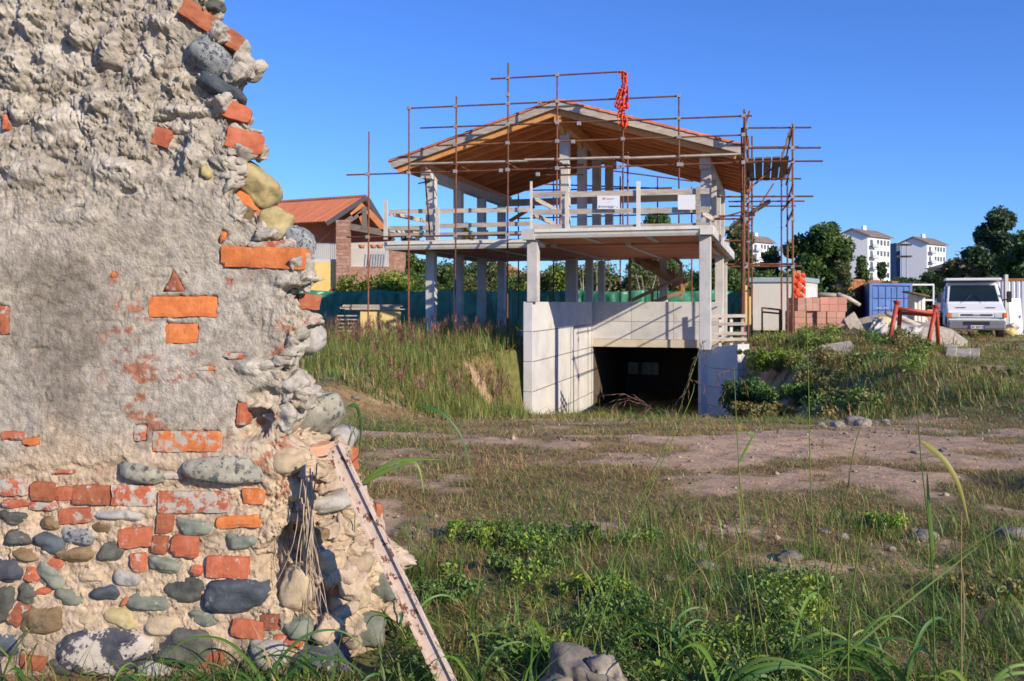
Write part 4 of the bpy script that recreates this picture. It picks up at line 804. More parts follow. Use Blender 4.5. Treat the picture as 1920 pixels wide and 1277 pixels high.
def bush(px, top, d, wpx, label, kind='mid', n=1800, leaf=.12, group=None, base=None, name='bush'):
    r = random.Random(int(px * 3 + top)); x = (px - 960) / F * d; g = gz1(x, d) if base is None else base; zt = CZ + (HY - top) / F * d; h = max(.09, zt - g); w = wpx / F * d / 2
    o = thing(name, (x, d, g), label, 'bush', group); m = MB(); cs, rs = [], []
    for q in range(14):
        az = q * 2.4; L_ = w * .85 * r.random() ** .5; e = Vector((x + math.cos(az) * L_, d + math.sin(az) * L_ * .8, g + h * r.uniform(.2, .78))); m.tube([(x, d, g - .05), (x * .5 + e.x * .5, d * .5 + e.y * .5, g + (e.z - g) * .6), e], [.003 + .02 * min(h, 1.5), .002 + .012 * min(h, 1.5), .002], 5); cs.append(tuple(e)); rs.append(min(w, h) * r.uniform(.34, .55))
    m.build('stem', M['bark'], o, fix=False); V_, F_, C_ = leaf_cloud(cs, rs, n, leaf, np.array(GREENS[kind]) * (1.5 if d < 30 else 1.1), .8, int(px + d)); V_[:, 2] = np.maximum(V_[:, 2], g - .02); mesh_np('foliage', V_, F_, M['leaf'], o, C_); return o
# ---- trees beyond the site
G1 = 'trees beyond the site'
tree(1538, 417, 62, 118, 'dense round green tree beside the white apartment block gable', 'mid', n=23100, leaf=0.161)
tree(1872, 386, 72, 110, 'tall dark tree towering behind the white truck', 'blue', n=23100, leaf=0.186, trunk_frac=.15)
tree(1932, 440, 62, 130, 'paler green spreading tree overlapping the tall dark tree', 'mid', n=16800, leaf=0.174, trunk_frac=.12)
tree(1378, 422, 58, 100, 'olive green willow behind the scaffold tower', 'olive', n=16800, leaf=0.136, trunk_frac=.1)
tree(1440, 468, 66, 70, 'low dark green tree between willow and dense round tree', 'dark', n=8400, leaf=0.149, trunk_frac=.1)
tree(1223, 400, 60, 104, 'green tree top showing above the terrace boards', 'mid', n=14700, leaf=0.149, trunk_frac=.1)
tree(1615, 478, 56, 52, 'small conical tree behind the rusty container', 'mid', n=6300, leaf=0.099, shape='cone', trunk_frac=.05)
tree(1652, 492, 58, 44, 'slender young tree before the apartment balconies', 'dark', n=4620, leaf=0.099, shape='cone', trunk_frac=.05)
tree(1574, 486, 52, 50, 'young bushy tree left of the rusty container', 'olive', n=5460, leaf=0.099, shape='tall', trunk_frac=.05)
tree(1785, 484, 66, 76, 'round autumn tinged tree left of the truck cab roof', 'autumn', n=9450, leaf=0.124, trunk_frac=.08)
tree(1740, 508, 64, 70, 'low dark hedge tree behind the green netting', 'dark', n=6300, leaf=0.124, trunk_frac=.05)
tree(768, 424, 56, 70, 'loose green tree rising behind the terrace rail corner', 'mid', n=7560, leaf=0.124, trunk_frac=.1)
tree(872, 416, 60, 50, 'thin tree showing between the left columns', 'olive', n=4200, leaf=0.124, shape='tall', trunk_frac=.1)
for k, (px, top, d, w, kd, lb) in enumerate(((705, 512, 47, 110, 'yellow', 'yellow green creeper bush over the ruined arch'), (790, 470, 50, 110, 'mid', 'bushy green thicket beside the barn pillar'), (880, 480, 52, 110, 'olive', 'olive thicket between first and second left columns'), (985, 500, 54, 90, 'autumn', 'autumn tinged bush behind the garage corner column'), (1035, 486, 52, 90, 'yellow', 'bright green leafy thicket left of the dark centre column'), (1150, 488, 52, 120, 'olive', 'straggly olive thicket behind the stair formwork'), (1230, 486, 55, 110, 'mid', 'green thicket behind the stair formwork top'), (1300, 480, 56, 80, 'dark', 'dark thicket beside the right garage column'), (1350, 490, 50, 70, 'mid', 'green shrub right of the garage column'), (1470, 505, 56, 90, 'mid', 'leafy shrub behind the site cabin'), (1700, 512, 60, 60, 'dark', 'dark shrub under the floodlight mast'), (1845, 505, 60, 80, 'olive', 'pale shrub behind the truck roof'), (835, 492, 56, 120, 'dark', 'dark hedge behind the first left column'), (935, 500, 58, 110, 'mid', 'green hedge behind the rear left column'), (1090, 492, 58, 120, 'dark', 'dark green hedge behind the wide centre column'), (1190, 498, 60, 120, 'dark', 'dark hedge behind the straggly olive thicket'))):
    bush(px, top, d, w * 1.25, lb, kd, n=10920, leaf=0.105)
for k, (px, top, d, w, kd, lb) in enumerate(((470, 452, 66, 130, 'mid', 'round green tree behind the far end of the barn'), (340, 470, 70, 120, 'dark', 'dark tree beyond the green fence left of the barn'), (200, 455, 68, 120, 'olive', 'olive tree beyond the green fence end'), (60, 470, 72, 130, 'mid', 'green tree on the field edge past the fence end'))): tree(px, top, d, w, lb, kd, n=5000, leaf=.17, trunk_frac=.1)
# bare branching saplings in the thicket
for k, (px, d) in enumerate(((1095, 50), (1120, 51), (1210, 50), (1075, 52))):
    x = (px - 960) / F * d; o = thing('bare_sapling', (x, d, 0), ('pale leafless sapling right of the wide dark centre column', 'pale leafless sapling beside the thin rear column', 'pale leafless sapling beside the stair formwork', 'pale leafless sapling hidden by the wide dark centre column')[k], 'tree', 'bare saplings'); m = MB(); rr = random.Random(k)
    for q in range(7):
        az = rr.random() * 6.28; L_ = rr.uniform(.3, .9); zt = rr.uniform(1.6, 3.4); m.tube([(x, d, -.1), (x + math.cos(az) * L_ * .4, d + math.sin(az) * L_ * .4, zt * .55), (x + math.cos(az) * L_, d + math.sin(az) * L_, zt)], [.05, .03, .012], 5)
    m.build('branches', M['wood'], o, fix=False)
# weeds on the heap, near things
for px, top, d, w, kd, lb in ((1462, 640, 21.5, 120, 'yellow', 'bright yellow green weed bush on the heap by the ramp'), (1420, 655, 23, 90, 'mid', 'dark green weed clump beside the ramp wall'), (1520, 640, 23, 110, 'olive', 'olive weed clump before the terracotta stacks'), (1575, 628, 25.5, 80, 'olive', 'dry grey green weed clump right of the terracotta stacks'), (1400, 690, 20, 80, 'dark', 'low dark weed clump at the ramp edge'), (1500, 706, 18, 150, 'mid', 'spreading low weeds on the heap foot'), (1620, 690, 20, 110, 'mid', 'green weeds growing before the cement sheet rubble'), (1700, 672, 21.5, 90, 'autumn', 'reddish weeds round the trestle feet'), (1780, 720, 17.5, 160, 'autumn', 'reddish brown low weeds on the lawn'), (1900, 730, 16.5, 120, 'olive', 'olive weeds at the dirt track edge'), (1590, 730, 16, 130, 'autumn', 'rusty brown weeds above the field stones'), (1430, 740, 16.5, 120, 'autumn', 'brown green weeds at the dirt track by the ramp')):
    bush(px, top + 14, d, w * 1.15, lb, kd, n=5200, leaf=.034 if d < 19 else .042, name='weed_clump')
for px, py, w, kd, lb in ((980, 1075, 130, 'mid', 'low broad leaved weed patch right of the rusty board'), (1120, 1120, 120, 'yellow', 'fresh yellow green weed patch in the open foreground'), (880, 1010, 110, 'yellow', 'small bright weed patch behind the board'), (1060, 1010, 120, 'mid', 'flat leafy weed patch before the bare soil'), (1230, 1230, 120, 'mid', 'leafy weed patch beside the limestone lumps'), (830, 1130, 100, 'mid', 'lush weed patch beside the board foot'), (1660, 990, 60, 'yellow', 'small light green weed rosette among the field stones'), (1850, 1120, 110, 'autumn', 'reddish creeping weed patch near the straw stalk')):
    d = F * CZ / (py - HY); bush(px, py - 26 * 3.5 / d, d, w * 1.5, lb, kd, n=1300, leaf=.011, name='weed_patch')
# tangled low weeds: one mass over the heap and ramp bank, one in the lush foreground
wx, wy = heap(190); bx_ = rng.uniform(5.0, 6.4, 70); by_ = rng.uniform(14.5, 23, 70); wx = np.concatenate([wx, bx_]); wy = np.concatenate([wy, by_]); k = (rng.random(len(wx)) > bare(wx, wy)) & (fbm(wx * .8, wy * .8, 15, 3) > .42) & (wx < .46 * wy); wx, wy = wx[k], wy[k]; wr = rng.uniform(.14, .36, len(wx))
parts = []
for c_, (kd, lo, hi) in enumerate((('yellow', 0, .3), ('mid', .3, .55), ('olive', .55, .8), ('autumn', .8, 1.01))):
    q = rng.random(len(wx)); q = (fbm(wx * .6, wy * .6, 44, 2) * .6 + q * .4); q = (np.argsort(np.argsort(q)) + .5) / len(q); m_ = (q >= lo) & (q < hi); parts.append(leaf_cloud(np.stack([wx[m_], wy[m_], gz(wx[m_], wy[m_]) + wr[m_] * .45], -1), wr[m_], 7000, .034, np.array(GREENS[kd]) * 1.6, .8, 60 + c_))
V_, F_, C_ = merge(parts); tag(mesh_np('weed_cover', V_, F_, M['leaf'], col=C_), 'tangled yellow green and brown weeds covering the spoil heap', 'weeds', kind='stuff')
n_ = 420; wy = 2.9 + 2.3 * rng.random(n_) ** 1.2; wx = rng.uniform(-.16, .34, n_) * wy; k = clear(wx, wy) & (fbm(wx * 1.3, wy * 1.3, 16, 3) > .44) & (wx > -.38 + .0 * wy); wx, wy = wx[k], wy[k]; wr = rng.uniform(.05, .13, len(wx)); parts = []
for c_, kd in enumerate(('mid', 'yellow', 'mid')):
    m_ = np.arange(len(wx)) % 3 == c_; parts.append(leaf_cloud(np.stack([wx[m_], wy[m_], gz(wx[m_], wy[m_]) + wr[m_] * .35], -1), wr[m_], 5000, .012, np.array(GREENS[kd]) * 1.45, .7, 70 + c_))
V_, F_, C_ = merge(parts); tag(mesh_np('herb_cover', V_, F_, M['leaf'], col=C_), 'fresh green low herbs growing among the foreground grass', 'weeds', kind='stuff')
# field stones on the heap foot and in the grass
M['fieldstone'] = pmat('field_stone', [(.15, .13, .11), (.24, .21, .175), (.33, .29, .25)], 11, .9, .6, 40, .3)
SLAB = ['largest flat stone on top of the cluster at the weedy heap foot', 'smaller stone at the left of the heap foot cluster', 'broad stone lowest in the heap foot cluster', 'little stone lying left of the heap foot cluster', 'little stone right behind the heap foot cluster', 'small stone between the heap foot cluster and the track', 'small stone on the dirt track edge by the dark stalk', 'tiny stone beside the one on the track edge', 'big pale stone in the middle of the grass between thin stalks', 'pale stone left of the two thin pair stalks', 'wide stone just below the one left of the pair stalks', 'broad stone right beside the tall dark stalk', 'small stone just above the broad one by the dark stalk', 'long grey stone at the far side of the yellow leaf', 'small stone near the light green rosette', 'small stone at the foot of the dark stalk', 'rough stone touching the big pale stone in the grass', 'small stone near the very tall straight stalk', 'pale stone in the meadow beside the garage wall', 'pale stone in the meadow behind the broken wall end', 'small stone under the tall leaning stalks', 'small stone near the blunt thick stalk']
for kk, (px, py, w) in enumerate(((1608, 750, 46), (1572, 770, 34), (1616, 768, 40), (1540, 772, 24), (1660, 752, 20), (1636, 764, 22), (1770, 842, 22), (1718, 845, 18), (1480, 1042, 52), (1305, 1028, 44), (1322, 1062, 52), (1735, 1002, 56), (1715, 994, 22), (1900, 1000, 60), (1672, 1032, 18), (1738, 1170, 28), (1462, 1070, 40), (1545, 1000, 22), (945, 690, 20), (668, 716, 22), (1250, 1090, 24), (1580, 1008, 24))):
    d = F * CZ / (py + w * .15 - HY); x = (px - 960) / F * d; rr = w / F * d / 2
    tag(stone_mesh(Vector((x, d, gz1(x, d) + rr * .14)), rr, rr * .8, rr * .48, Matrix.Rotation(px, 3, 'Z'), px * .37, .22, False).build('field_stone', M['fieldstone'], smooth=True, fix=False), SLAB[kk], 'stone', 'field stones in the grass')
o = stone_mesh(W(1085, 1268, 3.05) - Vector((0, 0, .03)), .10, .10, .075, Matrix.Rotation(.3, 3, 'Y'), 5.2, .55, False, .3).build('limestone_block', M['fieldstone'], smooth=True, fix=False); tag(o, 'grey limestone lump half hidden by grass near the board foot', 'stone')
o = stone_mesh(W(1140, 1275, 3.05) - Vector((0, 0, .02)), .06, .07, .08, Matrix.Rotation(-.3, 3, 'Y'), 8.2, .55, False, .3).build('limestone_block', M['fieldstone'], smooth=True, fix=False); tag(o, 'small pale limestone lump beside the larger grey one', 'stone')
# pebbles on the bare soil: too many to count
n = 9000; x, y = wedge(n, 3.4, 13, pw=.8); k = rng.random(n) < .05 + .8 * bare(x, y); x, y = x[k], y[k]; n = len(x); s = rng.gamma(1.6, .004, n) + .003
octv = np.array([(1, 0, 0), (0, 1, 0), (-1, 0, 0), (0, -1, 0), (0, 0, .7), (0, 0, -.7)], float); octf = np.array([(0, 1, 4), (1, 2, 4), (2, 3, 4), (3, 0, 4), (1, 0, 5), (2, 1, 5), (3, 2, 5), (0, 3, 5)])
Vp = octv[None] * s[:, None, None] * rng.uniform(.6, 1.4, (n, 6, 1)) + np.stack([x, y, gz(x, y) + s * .2], -1)[:, None, :]; Fp = (octf[None] + (np.arange(n) * 6)[:, None, None]).reshape(-1, 3)
cp = np.repeat(np.array([[.32, .26, .20]]) * rng.uniform(.5, 1.35, (n, 1)), 6, 0)
tag(mesh_np('pebbles', Vp.reshape(-1, 3), None, M['ground'], col=cp, tri=Fp), 'loose pebbles and crumbs of soil on the bare track', 'pebbles', kind='stuff')
# ================================================================ barn
DB = 50.0
barn = thing('barn', W(640, 612, DB), 'old open barn with red tile roof, brick pillar and yellow wall', 'barn')
def BP(px, py, d=DB): return W(px, py, d)
ap = BP(688, 370, 49.0); el = BP(618, 418, 49.6); er = BP(738, 452, 49.2)
back = Vector((-10.5, 5.5, 0))
def roofplane(a, b, ext, cols_, nm):       # a ridge, b eave, extruded backwards along ext
    dn = (b - a); nrm_ = ext.cross(dn).normalized(); nrm_ = nrm_ if nrm_.z > 0 else -nrm_
    for q in range(cols_):
        p0 = a + ext * q / cols_; w_ = ext / cols_; pr = [p0, p0 + w_ * .2 + nrm_ * .05, p0 + w_ * .5 + nrm_ * .08, p0 + w_ * .8 + nrm_ * .05, p0 + w_]
        MB().prism(pr + [p0 + w_ - nrm_ * .06, p0 - nrm_ * .06], dn).build('tile_row', M['barn_tile'], barn)
roofplane(ap, BP(610, 416, 48.6), back, 56, 'left'); roofplane(ap, er, back, 20, 'right')
MB().tube([ap + Vector((0, 0, .05)), ap + back + Vector((0, 0, .05))], .11, 8).build('ridge_cap', M['barn_tile'], barn)
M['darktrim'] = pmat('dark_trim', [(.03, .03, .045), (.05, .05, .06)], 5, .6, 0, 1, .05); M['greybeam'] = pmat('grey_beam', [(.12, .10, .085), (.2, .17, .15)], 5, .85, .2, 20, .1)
f1 = BP(612, 420, 48.4); MB().beam(ap + Vector((0, -.1, 0)), f1, .08, .24).build('barge_board', M['darktrim'], barn); MB().beam(ap + Vector((0, -.1, 0)), er, .08, .24).build('barge_board', M['darktrim'], barn)
for a, b, mt, w_ in (((645, 420), (684, 394), 'greybeam', .3), ((684, 388), (684, 430), 'greybeam', .3), ((650, 424), (738, 440), 'greybeam', .34), ((690, 395), (722, 432), 'brownwood', .3), ((676, 400), (684, 424), 'brownwood', .26), ((682, 384), (660, 404), 'brownwood', .26)): MB().beam(BP(*a, 48.9), BP(*b, 48.9), .24, w_).build('truss_timber', M[mt], barn)
# brick pillar: courses
_c = BP(644, 541, 48.8); pil = MB().box((_c.x + .004, _c.y, _c.z + 1.83), (.66, .56, 3.6)).build('pillar', M['oldbrick'], barn)
for q in range(21):
    z = BP(0, 541, 48.8).z + q * .175; c = BP(644, 541, 48.8); MB().box((c.x + .008 * (q % 2), c.y, z + .083), (.70, .6, .160)).build('brick_course', M['oldbrick'], pil)
M['yellowrender'] = pmat('yellow_render', [(.62, .44, .13), (.70, .52, .19), (.74, .58, .26)], .6, .9, .1, 10, .02); M['greyrender'] = pmat('pale_render', [(.42, .41, .39), (.55, .54, .52)], .7, .9, .1, 10, .02)
def pane(x0, y0, x1, y1, d, th, mat, nm): a, b = BP(x0, y1, d), BP(x1, y0, d); return MB().box(((a.x + b.x) / 2, d + th / 2, (a.z + b.z) / 2), (b.x - a.x, th, b.z - a.z)).build(nm, M[mat], barn)
pane(430, 491, 646, 612, 48.9, .3, 'yellowrender', 'wall'); pane(430, 424, 740, 496, 53.5, .3, 'greyrender', 'inner_wall'); pane(655, 466, 728, 502, 49.4, .25, 'greyrender', 'parapet'); pane(646, 500, 735, 612, 49.2, .6, 'oldbrick', 'wall'); pane(727, 466, 758, 612, 50.0, .7, 'oldbrick', 'wall')
pane(430, 416, 640, 436, 55, .2, 'darktrim', 'roof_shade_sheet'); pane(620, 541, 628, 548, 48.8, .05, 'redpaint', 'plinth'); pane(430, 486, 640, 492, 48.9, 4.6, 'concrete', 'loft_floor')  # the darktrim sheet paints the shade under the barn roof
for q in range(14): x = 582 + q * 3.8; MB().beam(BP(x, 490, 49.0), BP(x, 457, 49.0), .035, .035, up=(0, 1, 0)).build('baluster', M['steel'], barn)
MB().beam(BP(578, 457, 49.0), BP(632, 457, 49.0), .05, .05).build('handrail', M['steel'], barn)
for q in range(8): x = 690 + q * 5; MB().beam(BP(x, 500, 49.1), BP(x + 3, 470, 49.1), .03, .03, up=(0, 1, 0)).build('baluster', M['steel'], barn)
M['pot'] = pmat('terracotta_pot', [(.4, .12, .06), (.5, .17, .08)], 4, .8, 0, 1, .1)
for x, pl_ in ((678, 'small terracotta flower pot alone at the pillar end of the barn parapet'), (700, 'small terracotta flower pot, middle one on the barn parapet'), (712, 'small terracotta flower pot at the outer end of the barn parapet')): tag(MB().tube([BP(x, 465.6, 49.5), BP(x, 459, 49.5)], [.13, .19], 10).build('flower_pot', M['pot'], smooth=True), pl_, 'pot', 'pots on the barn parapet')
arch = thing('brick_arch', BP(705, 612, 46.5), 'low ruined brick arch overgrown below the barn parapet', 'arch')
for q in range(15):
    a = math.pi * q / 14; c = BP(702, 552, 46.5); r_ = 1.15; p = c + Vector((math.cos(a) * r_, 0, math.sin(a) * r_ * .8)); MB().box(p, (.2, .5, .30), M=Matrix.Rotation(-(a - math.pi / 2), 3, 'Y')).build('brick', M['oldbrick'], arch)
for sx_ in (-1, 1):
    for q in range(6):
        p = BP(702, 552, 46.5) + Vector((sx_ * 1.15, 0, -.12 - q * .22)); MB().box(p, (.32, .5, .20)).build('brick', M['oldbrick'], arch)
fb = thing('far_house', W(940, 575, 120), 'distant pink house with tiled roof seen between the left columns', 'house'); a = W(940, 492, 120); MB().box((a.x, 120, 2.6), (4.4, 6, 5.6)).build('wall', M['terracotta'], fb); MB().prism([(a.x - 2.6, 116.5, 5.4), (a.x + 2.6, 116.5, 5.4), (a.x, 116.5, 6.7)], (0, 7, 0)).build('roof', M['tile'], fb)
# ================================================================ green fence
fence = thing('tarpaulin_fence', (0, 44, 0), 'dark green tarpaulin fence hung on posts across the site', 'fence')
path = [(-17, 41.5), (-9.6, 42.0), (-3, 43.2), (3, 43.2), (9.5, 42.5), (12.5, 42.0)]
def along(pts, step):
    out = []
    for (x0, y0), (x1, y1) in zip(pts[:-1], pts[1:]):
        n_ = max(1, int(math.hypot(x1 - x0, y1 - y0) / step)); out += [(x0 + (x1 - x0) * q / n_, y0 + (y1 - y0) * q / n_) for q in range(n_)]
    return out + [pts[-1]]
posts = along(path, 2.4)
for (x, y) in posts: MB().tube([(x, y + .05, -.3), (x, y + .05, 2.08)], .035, 6).build('post', M['rustpole'], fence)
for k, ((x0, y0), (x1, y1)) in enumerate(zip(posts[:-1], posts[1:])):
    nu, nv = 26, 14; Vt = []; rr = random.Random(k); pinch = [rr.random() for _ in range(3)]
    for j in range(nv):
        for i in range(nu):
            u_, v_ = i / (nu - 1), j / (nv - 1); sag = -.10 * math.sin(math.pi * u_) * v_; fold = 0
            for pc in pinch: dist = (u_ - pc) * (1 + 2.2 * (1 - v_)); fold += .09 * math.sin(dist * 26 + k) * math.exp(-dist * dist * 9)
            fold += .05 * math.sin(u_ * 19 + v_ * 3 + k) * (1 - v_ * .5)
            edge = min(1, min(u_, 1 - u_) * 8); Vt.append((x0 + (x1 - x0) * u_, y0 + (y1 - y0) * u_ - .03 - fold * edge, -.12 + (2.05 + sag) * v_ + .0))
    q = [(j * nu + i, j * nu + i + 1, (j + 1) * nu + i + 1, (j + 1) * nu + i) for j in range(nv - 1) for i in range(nu - 1)]
    mesh_np('tarpaulin', np.array(Vt), np.array(q), M['tarp'], fence, smooth=True).modifiers.new('thick', 'SOLIDIFY').thickness = .004
# stack of yellow formwork panels before the fence
fs = thing('formwork_stack', W(715, 655, 31), 'stack of yellow formwork panels under weathered boards in tall grass', 'panels'); M['yellowpanel'] = pmat('yellow_panel', [(.50, .36, .12), (.60, .45, .18), (.55, .42, .2)], 2, .7, .1, 20, .05)
c = W(714, 606, 31); MB().box((c.x, 31, .55), (1.35, .7, 1.05), .12).build('panel_bundle', M['yellowpanel'], fs)
for q in range(5): MB().box((c.x - .25 + random.gauss(0, .06), 30.9, 1.10 + q * .035), (2.0, .8, .028), .12 + random.gauss(0, .05)).build('cover_board', M['wood'], fs)
for q in range(7): MB().box((c.x - 1.05, 31.0, .1 + q * .13), (.8, .6, .035), .1 + random.gauss(0, .08)).build('stacked_board', M['wood'], fs)
# ================================================================ the yard on the right
def face_box(c0, c1, c2, z0, z1):     # c0 left end, c1 near corner, c2 right end (ground points)
    c3 = c0 + c2 - c1; P = [Vector((p.x, p.y, 0)) for p in (c0, c1, c2, c3)]
    return P
def ribbed(par, a, b, z0, z1, n, mat, name, depth=.035):
    """corrugated sheet between ground points a and b: one panel per rib"""
    d = (b - a); nr_ = Vector((d.y, -d.x, 0)).normalized()
    if nr_.y > 0: nr_ = -nr_
    for q in range(n):
        p0 = a + d * q / n; w_ = d / n; pr = [p0, p0 + w_ * .18 + nr_ * depth, p0 + w_ * .62 + nr_ * depth, p0 + w_ * .8, p0 + w_, p0 + w_ - nr_ * .02, p0 - nr_ * .02]
        MB().prism([p + Vector((0, 0, z0)) for p in pr], (0, 0, z1 - z0)).build(name, M[mat], par)
# site cabin
M['cabinbeige'] = pmat('cabin_panel', [(.50, .48, .43), (.58, .56, .51)], .8, .6, .05, 8, .02); M['cabinroof'] = pmat('cabin_roof_trim', [(.25, .31, .36), (.33, .39, .43)], 2, .5, 0, 1, .02)
c1 = W(1507, 566, 39.5); c0 = W(1408, 566, 39.9); c2 = W(1533, 566, 42.6); c3 = c0 + c2 - c1
cab = thing('site_cabin', (c1.x, c1.y, 0), 'beige flat roofed site cabin with grey roof edge and white louvred end', 'cabin')
for p in (c0, c1, c2, c3): p.z = 0
MB().quadbox([p + Vector((0, 0, .1)) for p in (c0, c1, c2, c3)] + [p + Vector((0, 0, 2.22)) for p in (c0, c1, c2, c3)]).build('wall', M['cabinbeige'], cab)
ctr = (c0 + c2) / 2; MB().quadbox([ctr + (p - ctr) * 1.06 + Vector((0, 0, 2.222)) for p in (c0, c1, c2, c3)] + [ctr + (p - ctr) * 1.06 + Vector((0, 0, 2.42)) for p in (c0, c1, c2, c3)]).build('roof', M['cabinroof'], cab)
e = (c2 - c1); nr_ = Vector((e.y, -e.x, 0)).normalized()
for q in range(9):
    p = c1 + e * (.22 + .065 * q); MB().quadbox([p + nr_ * .0 + Vector((0, 0, .25)), p + nr_ * .04 + Vector((0, 0, .25)), p + e * .035 + nr_ * .04 + Vector((0, 0, .25)), p + e * .035 + Vector((0, 0, .25)), p + Vector((0, 0, 2.0)), p + nr_ * .04 + Vector((0, 0, 2.0)), p + e * .035 + nr_ * .04 + Vector((0, 0, 2.0)), p + e * .035 + Vector((0, 0, 2.0))]).build('louvre_slat', M['white'], cab)
# containers
def container(c0, c1, c2, z1, mat, name, label, doors):
    c3 = c0 + c2 - c1; o = thing(name, (c1.x, c1.y, 0), label, 'container')
    for p in (c0, c1, c2, c3): p.z = 0
    i = lambda p: ctr + (p - ctr) * .97
    ctr = (c0 + c2) / 2
    MB().quadbox([i(p) + Vector((0, 0, .12)) for p in (c0, c1, c2, c3)] + [i(p) + Vector((0, 0, z1 - .03)) for p in (c0, c1, c2, c3)]).build('body', M[mat], o)
    for a, b in ((c0, c1), (c1, c2), (c2, c3), (c3, c0)):
        for z in (.12, z1 - .07): MB().beam(a + Vector((0, 0, z)), b + Vector((0, 0, z)), .12, .14).build('frame_rail', M[mat], o)
    for p in (c0, c1, c2, c3): MB().beam(p + Vector((0, 0, 0)), p + Vector((0, 0, z1)), .16, .16, up=(0, 1, 0)).build('corner_post', M[mat], o)
    ribbed(o, c0 + (c1 - c0) * .04, c0 + (c1 - c0) * .96, .2, z1 - .15, 10, mat, 'side_panel')
    e = c2 - c1; nr_ = Vector((e.y, -e.x, 0)).normalized(); nr_ = nr_ if nr_.y < 0 else -nr_
    if doors:
        for h0, h1 in ((.05, .49), (.51, .95)):
            for q in range(3):
                za, zb = .22 + (z1 - .4) * q / 3, .22 + (z1 - .4) * (q + 1) / 3 - .05; a, b = c1 + e * h0, c1 + e * h1
                MB().prism([a + nr_ * .0 + Vector((0, 0, za)), b + Vector((0, 0, za)), b + Vector((0, 0, zb)), a + Vector((0, 0, zb))], nr_ * .03).build('door_panel', M[mat], o)
            for f in (.3, .7):
                p = c1 + e * (h0 + (h1 - h0) * f) + nr_ * .06; lr = MB().tube([p + Vector((0, 0, .2)), p + Vector((0, 0, z1 - .15))], .02, 6).build('lock_rod', M[mat], o); MB().box(p + nr_ * .02 + Vector((0, 0, 1.0)), (.3, .04, .05)).build('handle', M['steel'], lr)
    else: ribbed(o, c1 + e * .03, c1 + e * .97, .2, z1 - .15, 14, mat, 'side_panel')
    return o
container(W(1619, 566, 56), W(1632, 566, 51), W(1707, 566, 52.5), 2.42, 'bluepaint', 'blue_container', 'blue steel container with double doors and lock rods', True)
container(W(1573, 566, 58), W(1592, 566, 54), W(1682, 566, 60), 2.72, 'rustsheet', 'rusty_container', 'rust brown corrugated container behind the blue one', False)
# blocks of tiles wrapped on pallets
M['wrapped'] = pmat('wrapped_blocks', [(.46, .20, .14), (.54, .25, .18), (.60, .32, .25)], 1.2, .32, .15, 5, .1)
M['pinkblock'] = pmat('hollow_block', [(.40, .20, .15), (.47, .25, .19), (.52, .30, .235)], 2, .8, .15, 12, .1)
TPAL = (('stack of terracotta blocks, upper left, matt and unwrapped', 1496, 1537, 558, 583), ('glossy plastic wrapped stack of terracotta blocks on top', 1538, 1588, 557, 584), ('terracotta block stack at the lower left corner of the pile', 1490, 1511, 583, 622), ('narrow terracotta block stack, second in the lower row', 1513, 1530, 583, 622), ('narrow terracotta block stack, third in the lower row', 1532, 1549, 584, 622), ('wide terracotta block stack at the right end of the lower row', 1551, 1585, 584, 622))
for k, (lb, x0, x1, y0, y1) in enumerate(TPAL):
    d = 28.5 + .12 * (k % 2); a, b = W(x0, y1, d), W(x1, y0, d); zb = a.z if k < 2 else .25; o = thing('block_stack', ((a.x + b.x) / 2, d + .5, zb), lb, 'blocks', 'terracotta block stacks'); nxb = max(1, round((b.x - a.x) / .26)); nzb = max(2, round((b.z - zb) / .2))
    for i in range(nxb):
        for j in range(nzb):
            w_, h_ = (b.x - a.x) / nxb, (b.z - zb) / nzb
            MB().box((a.x + w_ * (i + .5), d + .5 + random.gauss(0, .006), zb + h_ * (j + .5)), (w_ - .008, 1.0, h_ - .008)).build('block', M['wrapped' if k == 1 else 'pinkblock'], o)
M['orangeboard'] = M['orange']
on = thing('orange_barrier_roll', W(1498, 556, 33.5), 'upright orange mesh barrier draped over pale boards beside the cabin', 'barrier')
for q, (x0, x1, y0) in enumerate(((1486, 1494, 508), (1495, 1503, 507))): a, b = W(x0, 640, 33.5), W(x1, y0, 33.5); MB().box(((a.x + b.x) / 2, 33.6, b.z / 2), (b.x - a.x, .05, b.z), .05).build('board', M['formwood'], on)
Vn, Fn = [], []
for j in range(18):
    for i in range(10):
        p = W(1484 + i * 2.9, 512 + j * 3.2, 33.4); Vn.append((p.x, p.y - .05 * math.sin(i * 1.3 + j * .3), p.z))
for j in range(17):
    for i in range(9):
        if (i * 7 + j * 3) % 5: Fn.append((j * 10 + i, j * 10 + i + 1, (j + 1) * 10 + i + 1, (j + 1) * 10 + i))
mesh_np('mesh_sheet', np.array(Vn), np.array(Fn), M['orange'], on).modifiers.new('thick', 'SOLIDIFY').thickness = .008
# yellow board on edge, small rusty frame
o = thing('yellow_board', W(1400, 610, 31), 'tall yellow formwork boards leaning by the scaffold tower foot', 'board'); 
for x in (1398, 1405): MB().beam(W(x + 2, 640, 31), W(x, 535 + (x - 1398) * 3, 31), .13, .03, up=(0, 1, 0)).build('board', M['yellowpanel'], o)
fr = thing('steel_rack', W(1445, 625, 30), 'small rusty steel frame standing before the cabin', 'frame')
for a, b in (((1429, 640), (1429, 578)), ((1462, 640), (1462, 581)), ((1428, 577), (1463, 581)), ((1430, 585), (1462, 588))): pole(fr, W(*a, 30), W(*b, 30), .03)
